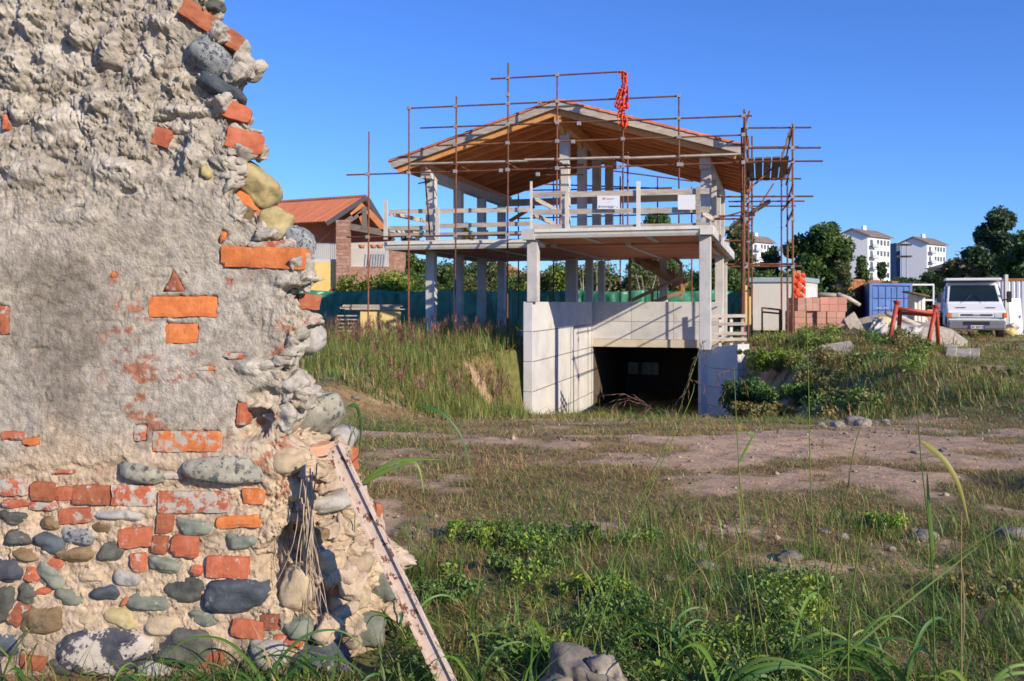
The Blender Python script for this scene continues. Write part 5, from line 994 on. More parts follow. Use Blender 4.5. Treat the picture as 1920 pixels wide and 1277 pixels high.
# grey pallet fence at the head of the ramp
pl = thing('pallet_barrier', W(1363, 640, 24.6), 'grey pallet like barrier of boards at the head of the ramp', 'barrier')
for y in (593, 608, 626, 637): MB().beam(W(1326, y, 24.6), W(1400, y - 1, 24.6), .03, .085).build('slat', M['wood'], pl)
for x in (1330, 1350, 1371, 1392): MB().beam(W(x, 652, 24.7), W(x, 590, 24.7), .075, .05, up=(0, 1, 0)).build('upright', M['whitewood' if x < 1380 else 'wood'], pl)
# red trestle
tr = thing('red_trestle', W(1707, 668, 22.3), 'red oxide painted steel pipe trestle standing on the grass', 'trestle')
dT = 22.3
for (a, b, da, db) in (((1681, 572), (1666, 672), 0, -.2), ((1688, 580), (1684, 660), .15, 1.1), ((1754, 580), (1738, 676), 0, -.25), ((1756, 584), (1760, 655), .15, 1.1)):
    p0, p1 = W(*a, dT + da), W(*b, dT + db); p1.z = gz1(p1.x, p1.y) - .03; MB().tube([p0, p1], .052, 12).build('leg', M['redpaint'], tr, smooth=True)
for y0, y1, dd in ((578, 588, 0), (586, 592, .16)): MB().tube([W(1680, y0, dT + dd), W(1757, y1, dT + dd)], .045, 12).build('crossbar', M['redpaint'], tr, smooth=True)
for x, y in ((1682, 566), (1755, 574)): p = W(x, y, dT + .05); MB().tube([p - Vector((0, 0, .09)), p + Vector((0, 0, .02)), p + Vector((0, 0, .035))], [.05, .095, .095], 12).build('cup_head', M['redpaint'], tr, smooth=True)
p = W(1758, 590, dT - .06); MB().tube([p + Vector((.03 * math.cos(a), -.02, .07 * math.sin(a))) for a in np.linspace(0, 6.283, 10)], .014, 6).build('chain_ring', M['redpaint'], tr, smooth=True)
# box on a post with a dark lid
bx = thing('lidded_box', W(1718, 620, 27.5), 'tall pale wooden box with dark slanting board lid', 'box')
a = W(1718, 610, 27.5); zt = W(0, 553, 27.5).z
for q in range(3): MB().box((a.x - .11 + q * .112, 27.5, (zt + .05) / 2), (.105, .34, zt - .05), .2).build('board', M['whitewood'], bx)
MB().beam(W(1698, 547, 27.3), W(1737, 556, 27.3), .5, .04).build('lid', M['darkplank'], bx)
# rubble of cement sheets and canvas
M['canvas'] = pmat('dusty_canvas', [(.34, .33, .31), (.47, .46, .43), (.56, .55, .52)], 3, .85, .4, 18, .06, bdist=.03)
def crumpled(name, label, cat, corners, thick, mat, lump, seed, n=16):
    c = [Vector(p) for p in corners]; V_, F_ = [], []
    for j in range(n):
        for i in range(n):
            u_, v_ = i / (n - 1), j / (n - 1); p = c[0].lerp(c[1], u_).lerp(c[3].lerp(c[2], u_), v_); q = Vector((u_ * 3.2 + seed, v_ * 3.2, seed * .7)); k = abs(mnoise.noise(q)) * 2 + mnoise.noise(q * 3) * .5
            ed = min(1, 5 * min(u_, 1 - u_, v_, 1 - v_) + .2); p = p + Vector((mnoise.noise(q * 2) * .08, -lump * k * ed * .7, lump * k * ed)); V_.append(tuple(p))
    F_ = [(j * n + i, j * n + i + 1, (j + 1) * n + i + 1, (j + 1) * n + i) for j in range(n - 1) for i in range(n - 1)]
    o = mesh_np(name, np.array(V_), np.array(F_), M[mat], smooth=True); md = o.modifiers.new('thick', 'SOLIDIFY'); md.thickness = thick; md.offset = -1; return tag(o, label, cat)
crumpled('canvas_sheet', 'crumpled pale grey canvas sheet heaped over rubble behind the trestle', 'sheet', (W(1628, 668, 23), W(1704, 668, 23), W(1730, 614, 24.6), W(1640, 600, 25)), .02, 'canvas', .25, 3)
crumpled('canvas_roll', 'long dusty grey canvas strip sliding off the rubble', 'sheet', (W(1605, 675, 21.8), W(1628, 672, 21.8), W(1662, 600, 25), W(1638, 598, 25)), .03, 'canvas', .12, 9, 12)
for k, (x0, y0, x1, y1, d, w_, lb) in enumerate(((1590, 592, 1612, 630, 25.5, .5, 'upright broken grey cement slab beside the terracotta stacks'), (1545, 660, 1602, 652, 21.5, .5, 'broken cement slab lying in weeds'), (1612, 612, 1665, 598, 26, .6, 'flat grey cement sheet under the canvas'), (1560, 668, 1598, 664, 20.8, .35, 'small cement fragment nearest the weeds'))):
    a, b = W(x0, y0, d), W(x1, y1, d); m = MB(); m.beam(a, b, w_, .09, up=(.2, -.5, .85) if k else (.3, -.8, .3)); o = m.build('cement_slab', M['fieldstone'], bevel=.02); tag(o, lb, 'slab', 'broken cement slabs')
for k, (x0, y0, x1, y1, d, lb) in enumerate(((1535, 552, 1595, 560, 33, 'round weathered pole lying across the pile behind the stacks'), (1570, 552, 1612, 572, 32, 'crooked grey log sloping down from the pile'), (1660, 588, 1725, 612, 26.4, 'grey plank sticking out of the canvas heap'))):
    a, b = W(x0, y0, d), W(x1, y1, d); o = MB().tube([a, a.lerp(b, .5) + Vector((0, 0, .04)), b], [.09, .085, .07], 8).build('weathered_pole', M['wood'], smooth=True); tag(o, lb, 'pole', 'poles on the rubble')
heapbase = stone_mesh(Vector((11.3, 27.5, .1)), 1.9, 2.0, .75, Matrix.Identity(3), 3.3, .3).build('rubble_heap', M['fieldstone'], smooth=True, fix=False); tag(heapbase, 'low heap of grey rubble under the canvas and poles', 'rubble')
sandy = stone_mesh(W(1656, 604, 25.6), .28, .25, .16, Matrix.Identity(3), 4.3, .15).build('cement_sack', M['yellowpanel'], smooth=True, fix=False); tag(sandy, 'tan sack lying on the canvas heap', 'sack')
pink = stone_mesh(W(1735, 602, 28.5), .26, .25, .32, Matrix.Identity(3), 6.3, .4).build('plastic_sheeting', M['wrapped'], smooth=True, fix=False); tag(pink, 'crumpled pinkish plastic bundle beside the lidded box', 'plastic')
# short planks in the grass
for k, (x, y, w_, lb) in enumerate(((1800, 672, .42, 'widest grey plank offcut on the lawn before the truck'), (1825, 676, .26, 'narrow grey plank offcut on the lawn right of the widest one'), (1784, 676, .2, 'tilted grey plank offcut on the lawn left of the widest one'))):
    p = W(x, y, 21.0); M3 = Matrix.Rotation(-.5, 3, 'Z') @ Matrix.Rotation(.16 + .05 * k, 3, 'X'); o = MB().box((p.x, p.y, gz1(p.x, p.y) + .08), (w_, .85, .05), M=M3).build('plank_offcut', M['wood'], bevel=.006); tag(o, lb, 'plank', 'plank offcuts on the lawn')
# white sheet fence and clutter right of the truck
wf = thing('white_sheet_fence', (23.5, 41, 0), 'white corrugated sheet fence behind the truck', 'fence'); a, b = W(1868, 566, 44), W(2080, 566, 42); a.z = b.z = 0; ribbed(wf, a, b, 0, 2.35, 22, 'white', 'sheet', .03); MB().beam(a + Vector((0, 0, 2.42)), b + Vector((0, 0, 2.42)), .1, .12).build('top_rail', M['brownwood'], wf)
for x in (1886, 1960): p = W(x, 566, 41.5); MB().beam((p.x, p.y, 0), (p.x, p.y, 2.6), .14, .14, up=(0, 1, 0)).build('post', M['concrete'], wf)
o = thing('white_door_panel', W(1904, 608, 37), 'plain white door leaf leaning beside the truck', 'panel'); p = W(1904, 608, 37); MB().box((p.x, 37, .75), (.5, .06, 1.5), M=Matrix.Rotation(-.12, 3, 'X')).build('leaf', M['white'], o); MB().box((p.x + .17, 36.93, .75), (.03, .05, .12)).build('handle', M['steel'], o)
for k, (x, y, s_, mt, lb) in enumerate(((1893, 606, .28, 'yellowpanel', 'yellow tan sack behind the truck mirror'), (1899, 598, .22, 'canvas', 'pale grey sack on the yellow tan sack'))): p = W(x, y, 36.5); tag(stone_mesh(Vector((p.x, 36.5, s_ * .6 + k * .22)), s_, s_, s_ * .7, Matrix.Identity(3), k + 2.2, .25).build('sack', M[mt], smooth=True, fix=False), lb, 'sack')
# green netting with a white frame behind the containers
gn = thing('green_net_fence', (20, 66, 0), 'light green netting fence behind the containers', 'fence'); M['net'] = pmat('green_net', [(.05, .20, .12), (.09, .28, .17)], 2, .7, .1, 20, .02)
pts = [W(1535, 566, 64), W(1650, 566, 66), W(1780, 566, 68)]
for k in range(2):
    a, b = pts[k], pts[k + 1]
    for q in range(5):
        p0, p1 = a.lerp(b, q / 5), a.lerp(b, (q + 1) / 5); MB().box(((p0.x + p1.x) / 2, (p0.y + p1.y) / 2, 1.35), ((p1 - p0).length - .03, .02, 2.7), math.atan2(p1.y - p0.y, p1.x - p0.x)).build('net_panel', M['net'], gn); MB().tube([(p0.x, p0.y - .1, 0), (p0.x, p0.y - .1, 2.9)], .04, 6).build('post', M['steel'], gn)
gf = thing('goal_posts', W(1728, 600, 58), 'white steel frame standing before the green netting', 'frame')
for a, b in (((1705, 534), (1751, 534)), ((1750, 534), (1750, 612)), ((1706, 534), (1706, 612)), ((1706, 563), (1750, 563))): MB().tube([W(*a, 58), W(*b, 58)], .06, 6).build('bar', M['white'], gf)
# floodlight masts
for x, lb in ((1691, 'thin floodlight mast nearer the left white gable'), (1700, 'thin floodlight mast nearer the right white gable')):
    o = thing('floodlight_mast', W(x, 580, 120), lb, 'mast', 'floodlight masts'); MB().tube([W(x, 585, 120), W(x, 458, 120)], [.14, .08], 8).build('pole', M['steel'], o)
    for y in (460, 482):
        MB().tube([W(x - 9, y, 120), W(x + 9, y, 120)], .06, 6).build('crossarm', M['steel'], o)
        for k in range(-2, 3): MB().box(W(x + k * 4.2, y - 1.5, 119.8), (.22, .2, .18)).build('lamp', M['darktrim'], o)
# ================================================================ apartment blocks
M['roofgrey'] = pmat('grey_roof', [(.16, .13, .12), (.22, .18, .16)], .3, .9, 0, 1, .03); M['winglass'] = pmat('window_glass', [(.05, .07, .10), (.12, .14, .17)], .4, .2, 0, 1, .2); M['balc'] = pmat('balcony_grey', [(.42, .44, .46), (.5, .52, .54)], .4, .8, 0, 1, .05)
def block(gx0, gx1, sx1, top_l, d, label, hip=.0):
    """gable end seen from gx0 to gx1, long side from gx1 to sx1"""
    A = W(gx0, 566, d + 4); B = W(gx1, 566, d); Cc = W(sx1, 566, d + (sx1 - gx1) / F * d * 1.5); D_ = A + Cc - B
    for p in (A, B, Cc, D_): p.z = 0
    zt = CZ + (HY - top_l) / F * d; o = thing('apartment_block', ((A + Cc) / 2), label, 'building', 'apartment blocks'); P = (A, B, Cc, D_)
    MB().quadbox(list(P) + [p + Vector((0, 0, zt)) for p in P]).build('wall', M['facade'], o)
    m1, m2 = (A + B) / 2, (Cc + D_) / 2; rz = zt + 1.9
    ov = (B - A).normalized() * .8; lo = (Cc - B).normalized() * .7
    MB().prism([A - lo * 0 + Vector((0, 0, zt)), B + Vector((0, 0, zt)), m1 + Vector((0, 0, rz))], Cc - B).build('attic', M['facade'], o)
    for a, b in ((A - ov, m1), (B + ov, m1)):
        z_a = zt - .28; MB().prism([a - lo + Vector((0, 0, z_a + .05)), b - lo + Vector((0, 0, rz + .05)), b - lo + Vector((0, 0, rz + .35)), a - lo + Vector((0, 0, z_a + .35))], (Cc - B) + lo * 2).build('roof', M['roofgrey'], o)
    ch = m1.lerp(m2, .5); MB().box((ch.x, ch.y, rz + .5), (1, 1, 1.8)).build('chimney', M['facade'], o)
    st_ = int((zt - .5) / 3.05); e = Cc - B; nr_ = Vector((e.y, -e.x, 0)).normalized(); nr_ = nr_ if nr_.y < 0 else -nr_; L_ = e.length; eu = e.normalized()
    for s_ in range(st_):
        z = zt - 2.35 - s_ * 3.05
        for f in (.40, .55, .70, .86):
            p = B + e * f + Vector((0, 0, z)); w = MB().prism([p + nr_ * .01, p + eu * 1.3 + nr_ * .01, p + eu * 1.3 + nr_ * .01 + Vector((0, 0, 1.5)), p + nr_ * .01 + Vector((0, 0, 1.5))], nr_ * .06).build('window', M['winglass'], o)
        p = B + e * .04 + Vector((0, 0, z - .9)); pw = e * .26
        bal = MB().prism([p, p + pw, p + pw + nr_ * 1.3, p + nr_ * 1.3], (0, 0, .18)).build('balcony', M['balc'], o)
        MB().prism([p + nr_ * 1.22, p + pw + nr_ * 1.22, p + pw + nr_ * 1.3, p + nr_ * 1.3], (0, 0, 1.1)).build('balcony_front', M['balc'], bal)
        q = B + e * .1 + Vector((0, 0, z - .7)); MB().prism([q + nr_ * .01, q + e * .12 + nr_ * .01, q + e * .12 + nr_ * .01 + Vector((0, 0, 2.1)), q + nr_ * .01 + Vector((0, 0, 2.1))], nr_ * .05).build('balcony_door', M['winglass'], bal)
    return o
block(1570, 1627, 1669, 442, 250, 'white apartment block with wide blank gable beside the dense round tree')
block(1688, 1738, 1773, 456, 280, 'white apartment block with blank gable behind the floodlight masts')
block(1385, 1410, 1450, 452, 300, 'white apartment block half hidden behind the olive willow')
ob = thing('shaded_wing_block', W(1679, 566, 300), 'building wing coloured in slate blue shade between the two white blocks', 'building'); M['blueshade'] = pmat('blue_shade_wall', [(.04, .09, .17), (.06, .12, .21)], .2, .7, 0, 1, .02)  # the wing's blue shade is put into its wall colour
p = W(1679, 566, 300); MB().box((p.x, 300, 10), (4.5, 12, 20)).build('wall', M['blueshade'], ob); MB().box((p.x, 300, 20.2), (5, 12.6, .5)).build('roof', M['roofgrey'], ob)
for s_ in range(5): MB().box((p.x, 293.95, 3 + s_ * 3.4), (1.2, .12, 1.5)).build('window', M['winglass'], ob)
lw = thing('far_low_house', W(1800, 566, 180), 'low distant house roof behind the autumn tinged tree', 'house'); p = W(1803, 566, 180); MB().box((p.x, 180, 4), (10, 8, 8)).build('wall', M['yellowrender'], lw); MB().prism([(p.x - 5.6, 175.5, 8), (p.x + 5.6, 175.5, 8), (p.x, 175.5, 9.6)], (0, 9, 0)).build('roof', M['roofgrey'], lw)
# ================================================================ truck
PHI = R(21.5); TB = Vector((math.sin(PHI), math.cos(PHI), 0)); TR = Vector((math.cos(PHI), -math.sin(PHI), 0))
p = W(1831, 628, 34.0); TO = Vector((p.x, p.y, gz1(p.x, p.y)))
def TP(x, y, z): return TO + TR * x + TB * y + Vector((0, 0, z))
truck = thing('flatbed_truck', TO, 'white flatbed truck parked on the grass facing the trestle', 'truck')
M['chrome'] = pmat('headlamp_glass', [(.55, .58, .6), (.7, .72, .74)], 12, .12, .1, 30, .02); M['amber'] = pmat('amber_lens', [(.75, .16, .02), (.85, .22, .03)], 6, .2, 0, 1, .02); M['truckwhite'] = pmat('truck_paint', [(.76, .78, .8), (.82, .83, .85)], 1.2, .28, 0, 1, .0)
def hw(z): return .985 - .12 * max(0, (z - 1.15)) if z > 1.15 else .985 - .03 * max(0, .8 - z)
prof = [(.10, .30), (.0, .45), (.0, .72), (.05, .93), (.16, 1.04), (.55, 1.20), (.80, 1.30), (1.50, 2.04), (1.72, 2.12), (2.45, 2.12), (2.5, 1.2), (2.5, .45)]
m = MB(); n = len(prof)
m.v = [tuple(TP(-hw(z), y, z)) for y, z in prof] + [tuple(TP(hw(z), y, z)) for y, z in prof]
m.f = [list(range(n))[::-1], list(range(n, 2 * n))] + [[i, (i + 1) % n, n + (i + 1) % n, n + i] for i in range(n)]
body = m.build('cab', M['truckwhite'], truck, bevel=.045)
def onface(y0, z0, y1, z1, x0a, x0b, x1a, x1b, name, mat, off=.02, th=.02):
    """quad lying on the sloping front between two profile points"""
    nrm_ = Vector((0, -(z1 - z0), (y1 - y0))).normalized(); a = [TP(x0a, y0 + nrm_.y * off, z0 + nrm_.z * off), TP(x0b, y0 + nrm_.y * off, z0 + nrm_.z * off), TP(x1b, y1 + nrm_.y * off, z1 + nrm_.z * off), TP(x1a, y1 + nrm_.y * off, z1 + nrm_.z * off)]
    v_ = (TB * nrm_.y + Vector((0, 0, nrm_.z))) * th; return MB().prism(a, v_).build(name, M[mat], truck, bevel=.008)
onface(.86, 1.365, 1.46, 2.0, -.86, .86, -.77, .77, 'windscreen', 'glass', .004, .012)
for sx_ in (-1, 1):
    MB().beam(TP(sx_ * .36, .74, 1.36), TP(sx_ * .10, 1.0, 1.62), .015, .02).build('wiper', M['black'], truck)
    MB().prism([TP(sx_ * .99, .98, 1.36), TP(sx_ * .93, 1.55, 1.98), TP(sx_ * .93, 2.2, 1.98), TP(sx_ * .985, 2.2, 1.36)], TR * (.012 * sx_)).build('side_window', M['glass'], truck)
    MB().box(TP(sx_ * .72, -.01, .86), (.30, .08, .20), -PHI).build('headlight', M['chrome'], truck, bevel=.03); MB().box(TP(sx_ * .94, -.01, .86), (.13, .12, .19), -PHI).build('indicator', M['amber'], truck, bevel=.02)
    MB().box(TP(sx_ * .5, .36, 1.145), (.34, .07, .02), -PHI, ).build('hood_vent', M['black'], truck)
    mi = MB().box(TP(sx_ * 1.20, .95, 1.55), (.17, .10, .42), -PHI).build('mirror', M['black'], truck, bevel=.03); MB().beam(TP(sx_ * .95, 1.0, 1.42), TP(sx_ * 1.14, .95, 1.45), .04, .05).build('mirror_arm', M['black'], mi)
    MB().box(TP(sx_ * .992, 1.55, 1.16), (.02, .14, .035), -PHI).build('door_handle', M['black'], truck)
    for y, dbl in ((.75, 0), (4.3, 1)):
        w = thing_wheel = MB().tube([TP(sx_ * (.98 if not dbl else 1.0), y, .35), TP(sx_ * (.74 if not dbl else .5), y, .35)], .35, 20).build('wheel', M['black'], truck, smooth=False, bevel=.03); MB().tube([TP(sx_ * (1.0 if not dbl else 1.015), y, .35), TP(sx_ * .80, y, .35)], .20, 14).build('rim', M['steel'], w)
    MB().prism([TP(sx_ * .988, .75 + .46 * math.cos(a), .35 + .46 * math.sin(a)) for a in np.linspace(-.1, math.pi + .1, 12)], TR * (.006 * sx_)).build('wheel_arch', M['black'], truck)
MB().box(TP(0, .0, .50), (1.94, .16, .34), -PHI).build('bumper', M['greyplastic'], truck, bevel=.05); MB().box(TP(0, -.085, .56), (.86, .03, .13), -PHI).build('air_intake', M['black'], truck)
gr = MB().box(TP(0, -.01, .87), (1.2, .06, .20), -PHI).build('grille', M['truckwhite'], truck, bevel=.02); MB().box(TP(-.33, -.05, .87), (.40, .02, .055), -PHI).build('slot', M['black'], gr); MB().box(TP(.33, -.05, .87), (.40, .02, .055), -PHI).build('slot', M['black'], gr); MB().box(TP(0, -.052, .87), (.22, .02, .045), -PHI).build('badge', M['steel'], gr)
pt = MB().box(TP(.02, -.10, .42), (.52, .02, .12), -PHI).build('number_plate', M['white'], truck); M['blueplate'] = pmat('plate_blue', [(.03, .10, .5), (.04, .12, .55)], 3, .5, 0, 1, 0)
for sx_ in (-1, 1): MB().box(TP(.02 + sx_ * .235, -.113, .42), (.05, .008, .115), -PHI).build('plate_band', M['blueplate'], pt)
m = MB()
for k in range(7): m.box(TP(-.15 + k * .055 + (.03 if k > 1 else 0) + (.02 if k > 4 else 0), -.113, .42), (.026, .008, .07), -PHI)
m.build('plate_characters', M['black'], pt)
MB().box(TP(0, 1.62, 2.235), (1.95, .85, .10), -PHI).build('roof_deflector', M['truckwhite'], truck, bevel=.03); MB().box(TP(0, 2.0, 2.16), (1.7, .5, .1), -PHI).build('deflector_mount', M['greyplastic'], truck)
MB().box(TP(0, 4.4, .80), (1.0, 3.6, .18), -PHI).build('chassis', M['black'], truck); MB().box(TP(0, 4.5, .95), (2.0, 3.6, .08), -PHI).build('bed_floor', M['greyplastic'], truck); MB().box(TP(0, 2.72, 1.35), (2.0, .05, .8), -PHI).build('bed_headboard', M['truckwhite'], truck)
for sx_ in (-1, 1):
    for q in range(3): MB().box(TP(sx_ * 1.02, 4.5, 1.06 + q * .155), (.03, 3.55, .15), -PHI).build('drop_side_board', M['truckwhite'], truck)
for sx_ in (-1, 1): MB().box(TP(sx_ * .36, 1.55, 1.55), (.5, .12, .62), -PHI).build('seat', M['greyplastic'], truck, bevel=.05)
# ================================================================ tall seeding grasses in the foreground
def ribbon(pts, w_, mat, par, name='leaf', col=None, twist=0.):
    pts = [Vector(p) for p in pts]; fine = []
    for i in range(len(pts) - 1):
        p0, p1, p2, p3 = pts[max(0, i - 1)], pts[i], pts[i + 1], pts[min(len(pts) - 1, i + 2)]
        for k in range(6):
            t = k / 6; fine.append(.5 * ((2 * p1) + (p2 - p0) * t + (2 * p0 - 5 * p1 + 4 * p2 - p3) * t * t + (3 * p1 - p0 - 3 * p2 + p3) * t ** 3))
    fine.append(pts[-1]); n_ = len(fine); V_, C_ = [], []
    for i, p in enumerate(fine):
        d = (fine[min(i + 1, n_ - 1)] - fine[max(0, i - 1)]).normalized(); s_ = d.cross(Vector((math.sin(twist), -math.cos(twist), .5)));
        s_ = s_.normalized() if s_.length > .05 else Vector((1, 0, 0)); u_ = i / (n_ - 1); ww = w_ * min(1, u_ * 6 + .25) * (1 - u_ ** 2.2) / 2 + .0004; nn = d.cross(s_).normalized()
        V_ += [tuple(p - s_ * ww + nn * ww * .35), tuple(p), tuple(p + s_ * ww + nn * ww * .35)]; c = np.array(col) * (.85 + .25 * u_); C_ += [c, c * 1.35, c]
    F_ = [(i * 3 + k, i * 3 + k + 1, i * 3 + k + 4, i * 3 + k + 3) for i in range(n_ - 1) for k in (0, 1)]
    return mesh_np(name, np.array(V_), np.array(F_), mat, par, np.array(C_), smooth=True)
GC = {'g': (.10, .20, .03), 'd': (.05, .13, .028), 'y': (.30, .29, .06), 's': (.42, .31, .14), 'l': (.17, .26, .05)}
def stalk(path, d, label, leaves=(), head=None, col='l', r0=.0028, d1=None):
    d1 = d if d1 is None else d1; pts = [W(x, y, d + (d1 - d) * i / max(1, len(path) - 1)) for i, (x, y) in enumerate(path)]
    b = pts[0].copy(); g = gz1(b.x, b.y)
    if b.z > g: dv = (pts[0] - pts[1]).normalized(); pts.insert(0, Vector((b.x + dv.x * .03, b.y, g - .02)))
    o = thing('seeding_stalk', (pts[0].x, pts[0].y, g), label, 'plant', 'tall grass stalks'); fine = []
    for i in range(len(pts) - 1):
        p0, p1, p2, p3 = pts[max(0, i - 1)], pts[i], pts[i + 1], pts[min(len(pts) - 1, i + 2)]
        for k in range(5): t = k / 5; fine.append(.5 * ((2 * p1) + (p2 - p0) * t + (2 * p0 - 5 * p1 + 4 * p2 - p3) * t * t + (3 * p1 - p0 - 3 * p2 + p3) * t ** 3))
    fine.append(pts[-1]); n_ = len(fine); m = MB().tube(fine, [r0 * (1 - .65 * i / n_) for i in range(n_)], 6)
    C_ = np.tile(np.array(GC[col]), (len(m.v), 1)) * rng.uniform(.9, 1.1, (len(m.v), 1)); mesh_np('stem', np.array(m.v), np.array([f for f in m.f if len(f) == 4]), M['grass'], o, C_, smooth=True)
    for lp, w_, c in leaves: ribbon([W(x, y, d + dd) for x, y, dd in lp], w_, M['grass'], o, 'leaf', GC[c], random.uniform(-.6, .6))
    if head:
        m = MB(); rr = random.Random(int(path[0][0])); C_ = []
        for hp in head:          # a drooping panicle branch: list of px points
            q = [W(x, y, d1 + rr.uniform(-.03, .03)) for x, y in hp]; m.tube(q, [.0008] * len(q), 4)
            for i in range(len(q) - 1):
                for k in range(5):
                    c = q[i].lerp(q[i + 1], (k + rr.random()) / 5); dv = (q[i + 1] - q[i]).normalized() + Vector((rr.gauss(0, .35), rr.gauss(0, .35), rr.gauss(0, .35) - .25)); dv.normalize(); L_ = rr.uniform(.012, .03); m.tube([c, c + dv * L_ * .5, c + dv * L_], [.0006, .0014, .0004], 4)
        mesh_np('panicle', np.array(m.v), np.array([f for f in m.f if len(f) == 4]), M['grass'], o, np.tile([[.20, .11, .08]], (len(m.v), 1)) * rng.uniform(.6, 1.5, (len(m.v), 1)))
    return o
def fan(x, y, n_, L_, seed, down=.5, side=0):
    rr = random.Random(seed); out = []
    for k in range(n_):
        a = rr.uniform(-2.6, -.5) if not side else rr.uniform(-.9, .3) + (math.pi if side < 0 else 0); l = L_ * rr.uniform(.5, 1); x0, y0 = x + rr.uniform(-3, 3), y + rr.uniform(0, L_ * .5); x1, y1 = x0 + l * .5 * math.cos(a), y0 + l * .5 * math.sin(a); out.append([(x0, y0), (x1, y1), (x1 + l * .45 * math.cos(a * .7), y1 + l * .5 * math.sin(a) * .2 + l * down * .6)])
    return out
stalk([(1092, 1180), (1190, 960), (1262, 800), (1312, 655)], 3.2, 'tall leaning green grass stalk crossing before the garage opening, dark panicle at its tip', [], [[(1312, 655), (1295, 690), (1290, 740)], [(1300, 690), (1280, 740), (1275, 790)], [(1290, 710), (1320, 720), (1330, 760)], [(1285, 735), (1262, 760), (1250, 800)], [(1312, 660), (1318, 640), (1322, 690)]])
stalk([(1120, 1190), (1215, 930), (1290, 760), (1302, 720)], 3.15, 'slimmer twin of the tall leaning grass stalk before the garage', [], [[(1215, 760), (1170, 738), (1115, 742)], [(1215, 762), (1180, 750), (1130, 765)], [(1220, 765), (1200, 775), (1165, 800)], [(1225, 770), (1260, 770), (1270, 795)], [(1225, 768), (1195, 745), (1150, 750)]])
stalk([(1540, 1190), (1522, 960), (1516, 720), (1511, 560)], 3.0, 'very tall straight thin grass stalk rising to the scaffold tower foot', [])
stalk([(1560, 1160), (1598, 860), (1626, 775)], 3.1, 'thin grass stalk leaning right above the field stones', [])
stalk([(1592, 1170), (1608, 1040), (1623, 925)], 3.0, 'thick cut green grass stalk with blunt tip', [], None, 'l', .004)
stalk([(1752, 1240), (1746, 1040), (1726, 850), (1717, 700)], 2.9, 'tall dark grass stalk with one long yellow edged leaf', [([(1727, 826, 0), (1770, 862, -.03), (1800, 915, -.05), (1818, 990, -.05)], .018, 'y'), ([(1750, 1050, 0), (1742, 960, .02), (1738, 880, .02)], .014, 'l')], None, 'g', .0034)
stalk([(1803, 1250), (1802, 1100), (1803, 960)], 2.9, 'straw coloured broken dry grass stalk', [([(1803, 1060, 0), (1808, 1150, -.02), (1804, 1230, -.02)], .006, 's')], None, 's', .0034)
stalk([(1418, 1230), (1398, 1060), (1384, 850), (1376, 690)], 3.1, 'tall thin pair stalk of grass right of the garage wing wall', [([(1384, 870, 0), (1405, 830, 0), (1412, 812, 0), (1380, 810, 0)], .008, 'g')], [[(1376, 690), (1350, 700), (1340, 730)], [(1378, 720), (1360, 730), (1352, 760)], [(1377, 705), (1395, 712), (1402, 735)]])
stalk([(1440, 1240), (1412, 1080), (1388, 900), (1380, 780)], 3.12, 'yellow green grass stalk close beside the thin pair stalk', [], None, 'y')
stalk([(1270, 1110), (1380, 1020), (1500, 905)], 3.3, 'flat leaning grass stem pointing to the dirt track', [], None, 'y')
stalk([(1560, 1270), (1700, 1110), (1920, 962)], 2.8, 'long bowed grass stem leaning far to the right', [([(1600, 1215, 0), (1700, 1130, 0), (1840, 1020, 0)], .008, 'l')], None, 'l')
stalk([(672, 912), (752, 800), (852, 655)], 3.5, 'thin grass stem leaning out behind the rusty board', [([(675, 908, 0), (730, 880, -.02), (780, 868, -.04), (795, 925, -.05)], .018, 'l'), ([(678, 905, 0), (740, 865, .02), (830, 862, .03)], .016, 'g'), ([(783, 760, 0), (830, 775, -.02), (868, 825, -.03), (884, 905, -.03)], .014, 'd')], [[(852, 655), (860, 640), (885, 630)], [(850, 660), (845, 640), (850, 620)], [(846, 664), (865, 660), (880, 668)], [(830, 690), (850, 700), (862, 715)]])
stalk([(650, 860), (700, 745), (752, 668)], 3.6, 'dark grass stem with reddish panicle beside the protruding cobble', [([(652, 762, 0), (668, 762, 0), (676, 800, 0), (672, 862, 0)], .016, 'd')], [[(700, 745), (670, 720), (655, 700)], [(705, 738), (690, 700), (700, 675)], [(720, 715), (745, 690), (770, 680)], [(690, 755), (675, 770), (668, 800)]])
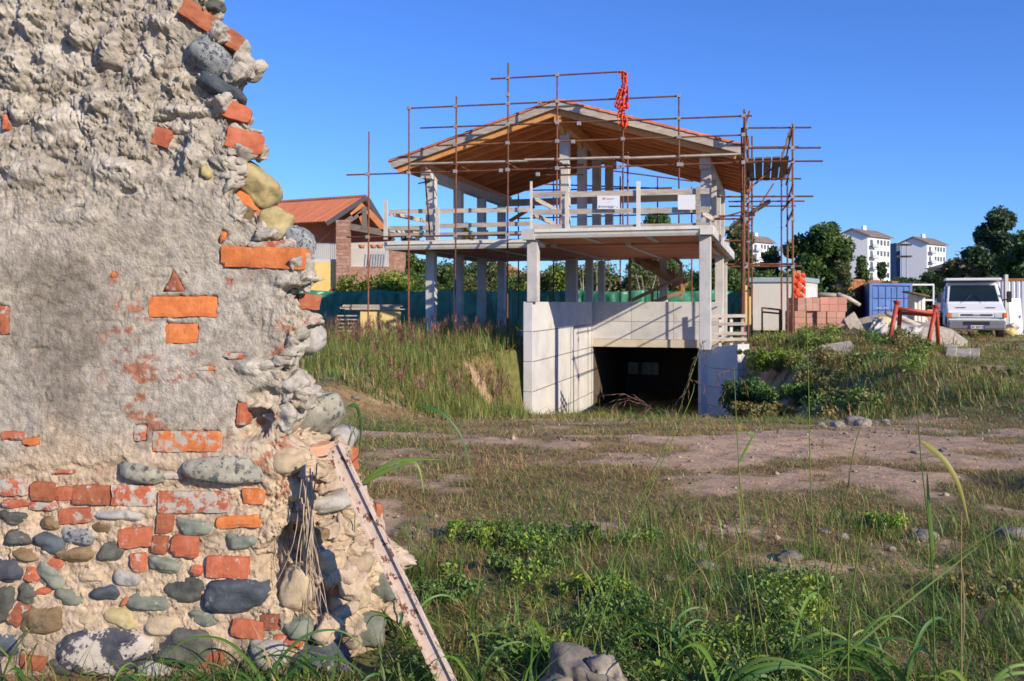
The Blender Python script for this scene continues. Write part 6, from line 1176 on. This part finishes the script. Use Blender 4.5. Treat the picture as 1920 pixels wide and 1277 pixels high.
# broad-leaved grass tufts
def tuft(px, py, d, label, n_, L_, w_, cols, seed):
    rr = random.Random(seed); b = W(px, py, d); b.z = gz1(b.x, b.y) - .01; o = thing('leafy_plant', b, label, 'plant', 'broad leaved grass tufts')
    for k in range(n_):
        az = rr.uniform(0, 6.28); l = L_ * rr.uniform(.55, 1.1); up = rr.uniform(.5, .9); c = rr.choice(cols); q = [b + Vector((rr.gauss(0, .02), rr.gauss(0, .02), 0))]; dx, dy = math.cos(az), math.sin(az) * .6
        for f, hz_, vz in ((.3, .10, .36 * up), (.65, .34, .66 * up), (.9, .62, .70 * up), (1.0, .85, .50 * up)): q.append(q[0] + Vector((dx * hz_ * l, dy * hz_ * l, vz * l)))
        ribbon(q, w_ * rr.uniform(.7, 1.2), M['grass'], o, 'leaf', GC[c], az)
tuft(1690, 1262, 3.05, 'broad leaved grass tuft at the foot of the dark stalk', 9, .42, .018, 'gdl', 1); tuft(1340, 1265, 3.0, 'broad leaved grass tuft with long arching leaves near the grey limestone', 10, .45, .018, 'gdl', 2); tuft(1480, 1225, 3.2, 'broad leaved grass tuft between the thin stalks', 10, .45, .016, 'gdll', 3); tuft(1250, 1190, 3.4, 'broad leaved grass tuft under the tall leaning stalks', 9, .38, .015, 'gld', 4); tuft(1830, 1270, 2.95, 'broad leaved grass tuft by the straw stalk', 8, .36, .016, 'dgl', 5)
tuft(505, 1290, 3.02, 'dark broad leaved grass tuft in front of the wall pocket', 9, .42, .014, 'ddg', 6); tuft(425, 1300, 2.98, 'dark green grass tuft before the big dark cobble', 8, .34, .014, 'ddg', 7); tuft(190, 1300, 3.0, 'dark grass tuft before the patched cobble', 9, .26, .012, 'ddg', 8); tuft(40, 1300, 2.98, 'dark grass tuft before the left wall foot', 9, .28, .012, 'dg', 9); tuft(310, 1300, 3.0, 'upright grass tuft between the two large cobbles', 8, .28, .012, 'ddg', 10); tuft(640, 1290, 3.0, 'arching grass tuft left of the board foot', 9, .36, .014, 'dgl', 11); tuft(900, 1270, 3.1, 'lush grass tuft right of the board foot', 10, .34, .014, 'gdl', 12); tuft(1010, 1230, 3.3, 'leafy grass tuft on the open foreground', 9, .3, .013, 'gld', 13); tuft(760, 1190, 3.55, 'grass tuft behind the rusty board', 10, .34, .012, 'ggl', 14); tuft(1600, 1180, 3.4, 'leafy grass tuft beside the blunt thick stalk', 9, .34, .014, 'gdl', 15)
# a tree beside the track, behind the photographer's right shoulder, whose shade falls across the right foreground
def shade_tree(x, y, h, w, label):
    o = thing('tree', (x, y, 0), label, 'tree'); m = MB(); r = random.Random(4); m.tube([(x, y, -.1), (x + .1, y, h * .4), (x, y + .1, h * .8)], [.16, .12, .04], 8); cs, rs = [], []
    for q in range(16):
        az = q * 2.4; p = Vector((x, y, h * (.42 + .4 * q / 16))); e_ = p + Vector((math.cos(az) * w * .7, math.sin(az) * w * .7, h * .12)); m.tube([p, e_], [.04, .012], 5)
        for f in (.4, .75, 1.0): cs.append(tuple(p.lerp(e_, f))); rs.append(w * r.uniform(.2, .36))
    m.build('trunk', M['bark'], o, fix=False); V_, F_, C_ = leaf_cloud(cs, rs, 5200, .07, GREENS['mid'], .85, 3); mesh_np('crown', V_, F_, M['leaf'], o, C_)
shade_tree(10.9, -1.2, 4.9, 1.15, 'leafy tree by the track casting shade on the right foreground')
